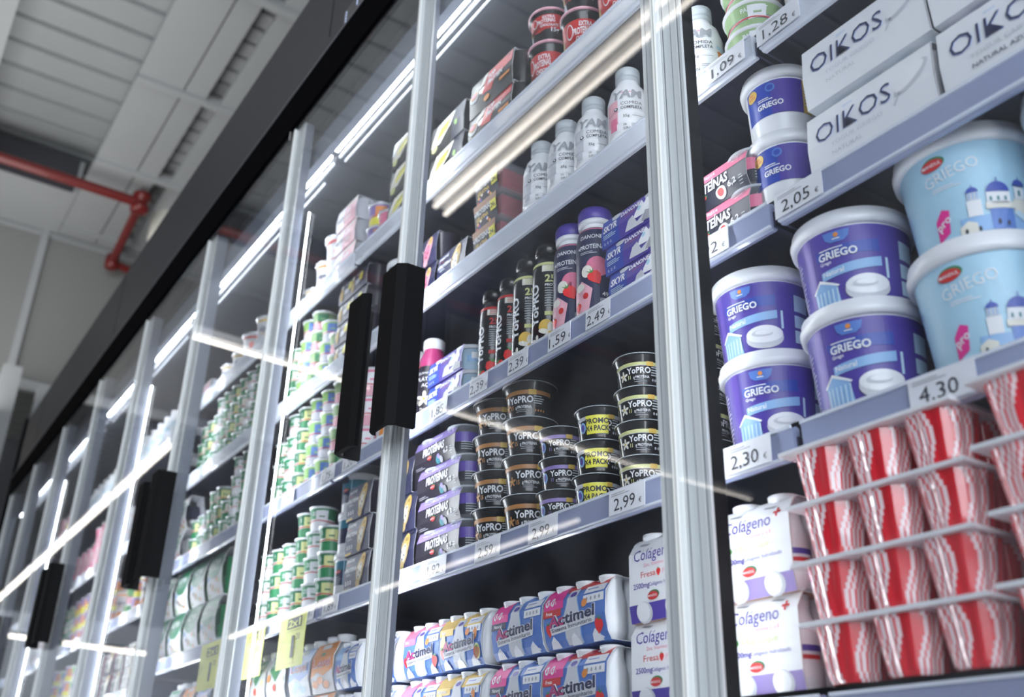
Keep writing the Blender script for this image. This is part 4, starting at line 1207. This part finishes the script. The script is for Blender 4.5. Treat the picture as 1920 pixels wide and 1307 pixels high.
K_act = {s: Kind(cultured_pack, d, 'drink pack', s) for s, d in (
    ('natural', 'blue probiotic pack with pink corner'), ('fresa', 'blue probiotic pack with red top, strawberries'),
    ('multi', 'yellow-topped blue probiotic pack'), ('fresa2', 'pink-topped blue probiotic pack'), ('plain', 'narrow pale blue probiotic pack'), ('gold', 'golden probiotic pack'))}
K_col = Kind(collagen_pack, 'white collagen drink pack, violet base', 'drink pack', 'Fresa')
K_coa = Kind(collagen_pack, 'white apricot collagen drink pack', 'drink pack', 'Albaricoque')
K_try = Kind(fluted_tray, 'white tray of red striped fluted pots', 'dessert tray')
K_jel = Kind(fruit_tray, 'clear tub of dark red protein jelly', 'dessert tub')
K_grn = Kind(small_cup, 'small green and cream yogurt cup', 'yogurt cup', 'green', 'green', 'cream', '')
K_grc = Kind(small_cup, 'dark green fibre yogurt cup', 'yogurt cup', 'dark_green', 'green', 'pale_yellow', '3')
K_gr0 = Kind(small_cup, 'green zero yogurt cup with cherries', 'yogurt cup', 'green', 'white_card', 'white_card', 'ZERO')
K_lim = Kind(small_cup, 'lime and white fruit yogurt cup', 'yogurt cup', 'lime', 'pale_grey', 'mid_blue', '')
K_lav = Kind(small_cup, 'white and lavender fruit yogurt cup', 'yogurt cup', 'sage', 'soft_pink', 'green', '')
K_pst = Kind(small_cup, 'green sheep yogurt cup with white lid', 'yogurt cup', 'sage', 'sage', 'white_card', 'PASTORET', .060, .050, .042, 'white_plastic')
K_wcp = Kind(small_cup, 'wide white yogurt cup', 'yogurt cup', 'pale_grey', 'white_card', 'white_card', '', .066, .052, .045, 'white_plastic')
K_pnk = Kind(small_cup, 'pink and white fruit yogurt cup', 'yogurt cup', 'pink', 'soft_pink', 'white_card', '', .075, .042, .036)
K_yel = Kind(small_cup, 'white yogurt cup with yellow and violet marks', 'yogurt cup', 'lilac', 'yellow', 'orange', '', .070, .036, .032)
K_pot = Kind(pot, 'white plant-yogurt pot with gold rim', 'yogurt pot', 'gold', 'alpro', 'navy')
K_ptb = Kind(pot, 'white plant-yogurt pot with strawberry', 'yogurt pot', 'red', '', 'red', .125, .047, True)
K_pto = Kind(pot, 'white plant-yogurt pot with orange fruit', 'yogurt pot', 'orange', 'alpro', 'navy', .130, .040)
K_jar = Kind(jar_tub, 'white protein yogurt bucket with teal label', 'yogurt bucket', 'petrol', 'PROTE')
K_wjr = Kind(jar_tub, 'white rounded yogurt jar with dark band', 'yogurt jar', 'plum_black', '', .10, .048, 'grey')
K_big = Kind(carton_pack, 'large green-shield yogurt multipack', 'yogurt multipack', 'dark_green', 'green', 'ACTIVIA', .138, .128)
K_bag = Kind(white_bag, 'white bag with green oval mark', 'food bag', 'green')
K_dcl = Kind(danacol, 'grey and green drink pack', 'drink pack', 'green', 'Danacol', 'red', .108, .112)
K_csb = Kind(danacol, 'blue cultured drink pack', 'drink pack', 'casei', 'L.casei', 'blue', .104, .112)
K_cso = Kind(danacol, 'orange cultured drink pack', 'drink pack', 'casei', 'L.casei', 'red', .104, .112)

SRF = {'S': .440, 'E': .745, 'D': 1.062, 'C': 1.352, 'B': 1.648}
e_, d_, c_, b_, s_ = SRF['E'], SRF['D'], SRF['C'], SRF['B'], SRF['S']
# --- second door, shelf E
for i, x in enumerate((-1.778, -1.782, -1.806)):
    K_dan.put(x, .125, e_ + i * .0805, TIER[3][i] + ' beside the blueberry sleeves', 'biscuit dessert sleeves behind the second door')
for i, x in enumerate((-1.634, -1.638, -1.646, -1.666)):
    K_blu.put(x, .125, e_ + i * .0655, TIER[4][i] + ' of their stack', 'blueberry sleeves')
for i in range(4):
    K_car.put(-1.503 - .002 * i, .178, e_ + i * .0712, TIER[4][i] + ' of the stack touching blueberry sleeves', 'caramel-banded yogurt tubs', radians(28) + i * .05)
for i in range(4):
    K_car.put(-1.400 - (.004 if i == 3 else 0), .176, e_ + i * .0712, TIER[4][i] + ' of the stack touching violet-banded tubs', 'caramel-banded yogurt tubs', radians((46, 46, 38, 26)[i]))
for i in range(3):
    K_vio.put(-1.303 + (.006 if i == 1 else 0), .175, e_ + i * .0552, TIER[3][i] + ' of its stack', 'violet-banded yogurt tubs', radians(40))
for i in range(3):
    K_pro.put(-1.196 + .004 * (i - 1), .172, e_ + i * .0555, TIER[3][i] + ' of its stack', 'stickered yogurt tubs', radians(44))
for i in range(4):
    K_van.put(-1.090 - .004 * (3 - i) * 0, .172, e_ + i * .0555, TIER[4][i] + ' of the stack beside the nearest mullion', 'vanilla yogurt tubs', radians(38))
for j, x in enumerate((-1.30, -1.20, -1.085)):
    stack(K_vio, x, .275, e_, 2, .0552, 'hidden behind the ' + ('violet-banded', 'stickered', 'vanilla')[j] + ' tubs', 'back row yogurt tubs', R45)
# --- second door, shelf D
K_aca.put(-1.764, .165, d_, 'nearer the skyr sleeves', 'smoothie bottles', radians(34))
K_aca.put(-1.845, .162, d_, 'half hidden by the door handle', 'smoothie bottles', radians(30))
for i in range(2):
    K_sky.put(-1.634 - .003 * i, .125, d_ + i * .0565, TIER[2][i] + ' beside the smoothie bottles', 'skyr sleeves')
for i in range(3):
    K_sky.put(-1.045 + .008 * (1 - i), .125, d_ + i * .0545, TIER[3][i] + ' beside the nearest mullion', 'skyr sleeves')
for x, k, wr in ((-1.510, K_yb, 'beside the skyr sleeves'), (-1.447, K_yb, 'beside the vanilla bottles'), (-1.386, K_yv, 'beside the strawberry bottles'), (-1.322, K_yv, 'beside the violet bottles')):
    k.put(x, .160, d_, wr, 'protein bottles in a row', radians(50), .93 if k is K_yb else 1.0)
K_db.put(-1.254, .162, d_, 'beside the black vanilla bottles', 'violet drink bottles', radians(42))
K_db.put(-1.186, .162, d_, 'beside the skyr sleeves', 'violet drink bottles', radians(44))
for x in (-1.60, -1.52):
    K_jar.put(x, .28, d_, 'in shadow behind the ' + ('skyr sleeves' if x < -1.55 else 'strawberry bottles'), 'back row buckets', 0, .9)
# --- second door, shelf C
for i in range(2):
    K_coo.put(-1.765, .125, c_ + i * .081, TIER[2][i] + ' against the handle mullion', 'pink dessert sleeves')
K_dan.put(-1.635, .125, c_, 'single tier on the third shelf', 'biscuit dessert sleeves behind the second door')
K_cac.put(-1.68, .205, c_ + .081 * 0, 'set back behind the pink dessert sleeves', 'back row sleeves')
for i in range(3):
    K_jel.put(-1.497, .125, c_ + i * .0650, TIER[3][i] + ' of its stack', 'protein jelly tubs')
stack(K_jel, -1.44, .21, c_, 3, .065, 'set back near the grey-capped bottles', 'back row jelly tubs')
for x, wr in ((-1.358, 'beside the jelly tubs'), (-1.275, 'between two like it near jelly tubs'), (-1.190, 'tallest-looking of three'),):
    K_am.put(x, .165, c_, wr, 'white meal drink bottles', radians(42))
K_amp.put(-1.090, .165, c_, 'beside the nearest mullion', 'pink meal drink bottles', radians(40))
stack(K_amp, -1.10, .27, c_, 1, 0, 'in the back row behind its like', 'back row drink bottles', radians(30))
K_am.put(-1.20, .27, c_, 'in the back row', 'back row drink bottles', radians(30))
# --- second door, shelf B
def tall_cup():
    t = protein_cup()
    for ch in t.children:
        ch.scale = (1.0, 1.0, 1.75) if ch.name.startswith('cup') or ch.name.startswith('label') else (1, 1, 1)
        if ch.name.startswith('lid'): ch.location.z = .082 * 1.75 - .008
    return t
K_tal = Kind(tall_cup, 'tall black and red protein cup', 'dessert cup')
for i, (x, wr) in enumerate(((-1.350, 'nearest the mousse sleeves'), (-1.235, 'middle of the top shelf row'), (-1.12, 'beside the nearest mullion'))):
    K_tal.put(x, .178, b_, wr, 'tall protein cups', radians(50) if i else radians(28))
    K_ext.put(x, .178, b_ + .152, 'on a tall cup ' + wr, 'chocolate protein cups', radians(40) + .1 * i)
stack(K_ext, -1.30, .29, b_, 3, .088, 'back row of the top shelf', 'back row protein cups', radians(40))
K_ext.put(-1.235, .178, b_ + .240, 'third tier on the top shelf', 'chocolate protein cups', radians(35))
for i in range(2):
    K_top.put(-1.500, .125, b_ + i * .089, TIER[2][i] + ' beside the protein cups', 'red mousse sleeves', .02, 1.12)
for i in range(2):
    K_wht.put(-1.690, .125, b_ + i * .089, TIER[2][i] + ' beside the red mousse sleeves', 'cream mousse sleeves', 0, 1.02)
# --- second door, lowest shelf
for t_, z in ((0, s_), (1, s_ + .100)):
    tn = TIER[2][t_]
    K_act['fresa'].put(-1.205, .125, z, tn + ' beside the collagen packs', 'red-topped probiotic packs')
    K_act['natural'].put(-1.357, .125, z, tn + ' of its stack', 'pink-cornered probiotic packs')
    (K_act['multi'] if t_ else K_act['gold']).put(-1.530, .125, z, tn + ' of its stack', 'yellow probiotic packs', .03)
    K_act['fresa2'].put(-1.668, .125, z, tn + ' beside the handle mullion', 'pink-topped probiotic packs')
    K_act['plain'].put(-1.825, .125, z, tn + ' straddling the handle mullion', 'narrow probiotic packs')
    K_col.put(-1.018, .125, z + .012 * t_, tn + ' beside the nearest mullion', 'strawberry collagen packs')
    K_coa.put(-.842, .125, z + .012 * t_, tn + ' behind the nearest door', 'apricot collagen packs')
# --- nearest door
for i in range(5):
    K_van.put(-.985, .200, e_ + i * .0555, TIER[5][i] + ' behind the mullion by violet buckets', 'vanilla tubs behind the mullion', radians(90))
for i in range(2):
    K_gri.put(-.845 - .006 * i, .195, e_ + i * .128, TIER[2][i] + ' beside the mullion', 'violet yogurt buckets', radians((30, 18)[i]), 1.0)
    K_gri.put(-.690, .192, e_ + i * .128, TIER[2][i] + ' between its like and the chapel buckets', 'violet yogurt buckets', radians(24), 1.06)
    K_chu.put(-.530 + .004 * i, .200, e_ + i * .143, TIER[2][i] + ' beside the violet buckets', 'chapel yogurt buckets', radians(28), 1.03)
    K_chu.put(-.362, .205, e_ + i * .143, TIER[2][i] + ' at the edge of the view', 'chapel yogurt buckets', radians(20), 1.03)
for i in range(2):
    K_str.put(-.872, .125, d_ + i * .064, TIER[2][i] + ' beside the mullion', 'strawberry protein sleeves')
    K_sml.put(-.772, .185, d_ + .005 + i * .115, TIER[2][i] + ' against the white boxes', 'slim yogurt tubs', radians(24), 1.05)
    K_oik.put(-.592 + .006 * i, .125, d_ + i * .114, TIER[2][i] + ' beside the slim tubs', 'white Greek yogurt boxes', 0, .93)
K_oiz.put(-.392, .125, d_, 'lower tier on the fourth shelf', 'sweetened Greek yogurt boxes', 0, .95)
K_oiz.put(-.390, .125, d_ + .114, 'upper tier on the fourth shelf', 'sweetened Greek yogurt boxes', 0, .95)
K_amp.put(-.905, .165, c_, 'beside the green sheep yogurts', 'pink meal drink bottles', radians(28))
for i in range(4):
    K_pst.put(-.800, .180, c_ + i * .052, TIER[4][i] + ' on the third shelf', 'green sheep yogurt cups', radians(35), .92)
for i in range(3):
    K_wcp.put(-.672, .185, c_ + i * .062, TIER[3][i] + ' beside the sheep yogurts', 'wide white yogurt cups', radians(30))
for i in range(4):
    K_try.put(-.636 - .004 * (i % 2), .088, s_ + i * .0655, TIER[4][i] + ' of the stack beside collagen packs', 'striped dessert trays')
for i in range(4):
    K_try.put(-.392 + .006 * (i % 2), .070, s_ + i * .0655, TIER[4][i] + ' of the stack at the view edge', 'striped dessert trays')
# --- third door
for x, k, wr, s in ((-2.545, K_pot, 'farthest of the row by the light tube', .80), (-2.455, K_pto, 'beside the small gold-rimmed pot', 1.0), (-2.345, K_ptb, 'beside the pink sleeves', 1.25)):
    k.put(x, .175, b_, wr, 'plant-yogurt pots behind the third door', radians(35), s)
for i in range(3):
    K_alp.put(-2.235 - .008 * i, .125, b_ + i * .076, TIER[3][i] + ' of its stack', 'pink dessert sleeves, top shelf')
for j, x in enumerate((-2.10, -2.02)):
    stack(K_pnk if j else K_yel, x, .165, b_, 2 - j, .072, 'beside the pink plant sleeves', 'bright cups on the top shelf', R45)
for i in range(3):
    K_wht.put(-1.905, .125, b_ + i * .089, TIER[3][i] + ' behind the handle mullion', 'cream mousse sleeves', 0)
for j, (x, n) in enumerate(((-2.575, 3), (-2.500, 4), (-2.425, 4), (-2.350, 3))):
    stack((K_grn, K_lim, K_lav, K_lim)[j], x, .165, c_, n, .063, ORD[j] + ' stack behind third door', 'fruit cups on the third shelf', R45, .003)
stack(K_lav, -2.285, .165, c_, 2, .063, 'beside the navy boxes', 'fruit cups on the third shelf', R45, .003)
for i in range(4):
    K_dot.put(-2.150 - .004 * (i % 2), .125, c_ + i * .0625, TIER[4][i] + ' behind the third door', 'navy dessert boxes')
stack(K_wjr, -1.955, .18, c_, 2, .098, 'seen between the two handles', 'white jars by the handle', R45)
ks = (K_grn, K_gr0, K_grc, K_lim, K_lim, K_lav, K_lav)
for j, x in enumerate((-2.585, -2.512, -2.440, -2.366, -2.290, -2.215, -2.140)):
    stack(ks[j], x, .165, d_, (3, 4, 4, 4, 4, 4, 4)[j], .063, ORD[j] + ' stack, fourth shelf, third door', 'fruit cups on the fourth shelf', R45, .003)
stack(K_pnk, -2.06, .168, d_, 3, .076, 'beside the third door handle', 'fruit cups on the fourth shelf', R45)
stack(K_pto, -1.955, .17, d_, 1, .1, 'glimpsed between the two handles', 'pots by the handle', R45)
ks = (K_gr0, K_grc, K_gr0, K_grc, K_gr0, K_grc)
for j, x in enumerate((-2.590, -2.515, -2.440, -2.365, -2.288, -2.212)):
    stack(ks[j], x, .165, e_, 4 if j in (3, 4) else 3, .0635, ORD[j] + ' stack, fifth shelf, third door', 'green cups on the fifth shelf', R45, .003)
for i in range(3):
    K_jar.put(-2.115, .180, e_ + i * .096, TIER[3][i] + ' beside the navy sleeves', 'protein buckets', radians((42, 75, 42)[i]), .92)
    K_dan.put(-1.985 + .010 * (1 - i), .125, e_ + i * .0805, TIER[3][i] + ' beside the protein buckets', 'biscuit dessert sleeves behind the third door', 0)
for t_, z in ((0, s_), (1, s_ + .106)):
    tn = TIER[2][t_]
    K_dcl.put(-2.500, .125, z, tn + ' beside the light tube', 'green drink packs'); K_dcl.put(-2.375, .125, z, tn + ' under the yellow price card', 'green drink packs')
    K_csb.put(-2.235, .125, z, tn + ' of its stack', 'blue cultured packs'); K_cso.put(-2.110, .125, z, tn + ' of its stack', 'orange cultured packs')
    K_act['plain'].put(-1.990, .125, z, tn + ' beside the orange cultured packs', 'narrow probiotic packs')
# --- fourth door
for j, (x, s, k) in enumerate(((-2.90, 1.25, K_pot), (-3.04, 1.0, K_ptb), (-3.155, .95, K_pot), (-3.27, .92, K_pot))):
    k.put(x, .175, b_, ORD[j] + ' pot from the third door', 'pots behind the fourth door', R45, s)
K_alp.put(-3.41, .125, b_, 'alone behind the fourth door', 'sleeves behind the fourth door')
ks = (K_grc, K_gr0, K_grn, K_grc, K_grn, K_gr0, K_grc, K_grn)
for j in range(8):
    stack(ks[j], -2.875 - .072 * j, .165, c_, 4 if j < 6 else 3, .063, ORD[j] + ' stack, third shelf, fourth door', 'green cups on the third shelf', R45, .004)
for i in range(2):
    K_bag.put(-3.50, .125, c_ + i * .10, TIER[2][i] + ' on the third shelf', 'white bags'); 
    K_bag.put(-3.52, .125, d_ + i * .115, TIER[2][i] + ' on the fourth shelf', 'white bags'); K_bag.put(-3.42, .125, d_ + i * .115, TIER[2][i] + ' nearer the green cups', 'white bags')
for j in range(7):
    stack(ks[j], -2.875 - .072 * j, .165, d_, (4, 4, 2, 3, 3, 2, 2)[j], .063, ORD[j] + ' stack, fourth shelf, fourth door', 'green cups behind the fourth door', R45, .004)
for j, x in enumerate((-2.96, -3.12, -3.28, -3.44)):
    for i in range(2):
        K_big.put(x, .125, e_ + i * .139, TIER[2][i] + ', ' + ORD[j] + ' stack from the third door', 'green-shield multipacks')
K_bag.put(-3.60, .125, e_, 'lower tier beside the multipacks', 'white bags'); K_bag.put(-3.60, .125, e_ + .125, 'upper tier beside the multipacks', 'white bags')
for j, x in enumerate((-2.95, -3.10, -3.25)):
    (K_csb, K_cso, K_dcl)[j].put(x, .14, s_ + .10, 'dim on the lowest shelf, fourth door', 'packs low behind the fourth door')
# --- farther doors: the shelves there hang a little lower
FB, FC, FD, FE = 1.610, 1.272, .972, .690
for r_ in range(2):
    for j in range(9):
        K_mlk.put(-3.66 - .095 * j, .17 + .10 * r_, FB - .02 * 0, ORD[j] + (' in front row, fifth door' if not r_ else ' in back row, fifth door'), 'dairy bottles behind the fifth door', R45, .92)
for j in range(7):
    K_mlk.put(-4.68 - .10 * j, .18, FB, ORD[j] + ' bottle behind the sixth door', 'dairy bottles behind the sixth door', R45, .9)
for j in range(4):
    stack(K_pnk if j % 2 else K_yel, -5.55 - .11 * j, .18, FB, 2, .076, ORD[j] + ' stack, top shelf, seventh door', 'cups behind the seventh door', R45)
for j in range(6):
    stack(K_wcp if j % 2 else K_lav, -3.74 - .12 * j, .18, FC, 3, .066, ORD[j] + ' stack, third shelf, fifth door', 'cups behind the fifth door', R45)
    stack(K_pnk, -4.66 - .11 * j, .18, FC, 3 if j < 3 else 2, .076, ORD[j] + ' stack, third shelf, sixth door', 'pink cups behind the sixth door', R45)
for j in range(6):
    stack((K_lav, K_pto, K_yel)[j % 3], -3.75 - .12 * j, .18, FD, 1 if j % 3 == 1 else 3, .064, ORD[j] + ' stack, fourth shelf, fifth door', 'cups behind the fifth door', R45)
    stack(K_yel if j < 4 else K_grn, -4.70 - .11 * j, .18, FD, 3, .071, ORD[j] + ' stack, fourth shelf, sixth door', 'cups behind the sixth door', R45)
for j, x in enumerate((-3.78, -3.93, -4.08, -4.23)):
    for i in range(2):
        K_cac.put(x, .125, FE + i * .081, TIER[2][i] + ', ' + ORD[j] + ' from the fourth door', 'dark sleeves behind the fifth door')
for j in range(5):
    stack(K_lim if j % 2 else K_yel, -4.72 - .12 * j, .18, FE, 3, .064, ORD[j] + ' stack, fifth shelf, sixth door', 'cups behind the sixth door', R45)
    stack(K_wcp, -5.62 - .14 * j, .18, FD, 2, .066, ORD[j] + ' stack, fourth shelf, seventh door', 'cups behind the seventh door', R45)

# ------------------------------------------------------------------ price cards
CW, CH = .078, .036
CARD = {}
def price_card(x, z, price, where, wide=CW):
    key = (price, wide)
    if key not in CARD:
        t = thing('price_card')
        part('card', MB().box(-wide / 2, wide / 2, -.0008, 0, -CH / 2, CH / 2, 'card'), t)
        fn = flat(-.0010); g = MB()
        g.text(price, -.004, -.013, .0185, 'ink', fn, 1, al='c', bold=.0, width=.046 if len(price) > 3 else .03)
        g.text('€', .027, -.012, .007, 'ink', fn, 1); tiny(g, fn, -wide / 2 + .006, .012, 2, 'grey', 1, .04, .003, .0011)
        part('print', g, t); CARD[key] = t; r = t
    else:
        r = copy_tree(CARD[key])
    r.location = (x, .0950, z); r.rotation_euler = (radians(-2), 0, 0)
    tag(r, 'white shelf price card reading ' + price + ', ' + where, 'price card', 'price cards')
for x, p, wr in ((-1.042, '2,99', 'under the vanilla tubs'), (-1.245, '2,99', 'under the violet-banded tubs'), (-1.405, '2,59', 'under the caramel-banded tubs'), (-1.580, '1,92', 'under the blueberry sleeves')):
    price_card(x, e_ - .0275, p, wr)
for x, p, wr in ((-1.100, '2,49', 'under the skyr'), (-1.203, '1,59', 'under the violet bottles'), (-1.325, '2,39', 'under vanilla bottles'), (-1.455, '2,39', 'under strawberry bottles'), (-1.60, '1,85', 'under skyr by the smoothies')):
    price_card(x, d_ - .0275, p, wr, .062)
for x, p, wr in ((-.812, '2,30', 'under violet buckets by the mullion'), (-.540, '4,30', 'under the chapel buckets'), (-2.03, '1,89', 'under navy sleeves, third door'), (-2.155, '1,41', 'under the protein buckets')):
    price_card(x, e_ - .0275, p, wr)
for x, p, wr in ((-.690, '2,05', 'under the white Greek boxes'), (-2.00, '1,20', 'on the fourth shelf by the handle'), (-2.12, '1,75', 'on the fourth shelf, third door'), (-2.36, '2,75', 'under lime cups, fourth shelf')):
    price_card(x, d_ - .0275, p, wr)
price_card(-.852, d_ - .0275, '1,92', 'under the strawberry protein sleeves')
for x, p, wr in ((-.792, '1,09', 'under the sheep yogurts'), (-.690, '1,28', 'under the wide white cups')):
    price_card(x, c_ - .0275, p, wr)
# yellow offer cards hanging from the rails
def offer(x, w_, z, wr, txt=('2x1', '1', '20')):
    t = thing('offer_card', 'yellow hanging offer card, ' + wr, 'offer card', (x, .093, z), 'yellow offer cards')
    part('card', MB().box(-w_ / 2, w_ / 2, -.0006, .0006, -.116, .008, 'tag_yellow'), t)
    fn = flat(-.0008); g = MB()
    g.rect(-w_ * .18, w_ * .36, -.030, -.006, 'ink', fn, 1); g.text(txt[0], w_ * .09, -.0265, .017, 'tag_yellow', fn, 2, al='c', bold=.03, width=w_ * .46)
    g.rect(-w_ * .20, w_ * .40, -.036, -.0355, 'ink', fn, 1)
    g.text(txt[1], w_ * .04, -.096, .052, 'ink', fn, 2, bold=.0, width=.016); g.text(txt[2], w_ * .20, -.058, .015, 'ink', fn, 2, bold=.0, width=.022)
    g.text('€', w_ * .20, -.078, .007, 'ink', fn, 2); tiny(g, fn, -w_ * .46, -.050, 5, 'ink', 1, w_ * .2, .005, .0008); tiny(g, fn, -w_ * .1, -.108, 1, 'gold', 1, w_ * .5)
    part('print', g, t)
offer(-2.225, .150, .722, 'beside the plain price cards, third door')
offer(-2.475, .150, .722, 'behind the upright light tube')
offer(-2.790, .170, .722, 'beyond the mullion, fourth door')
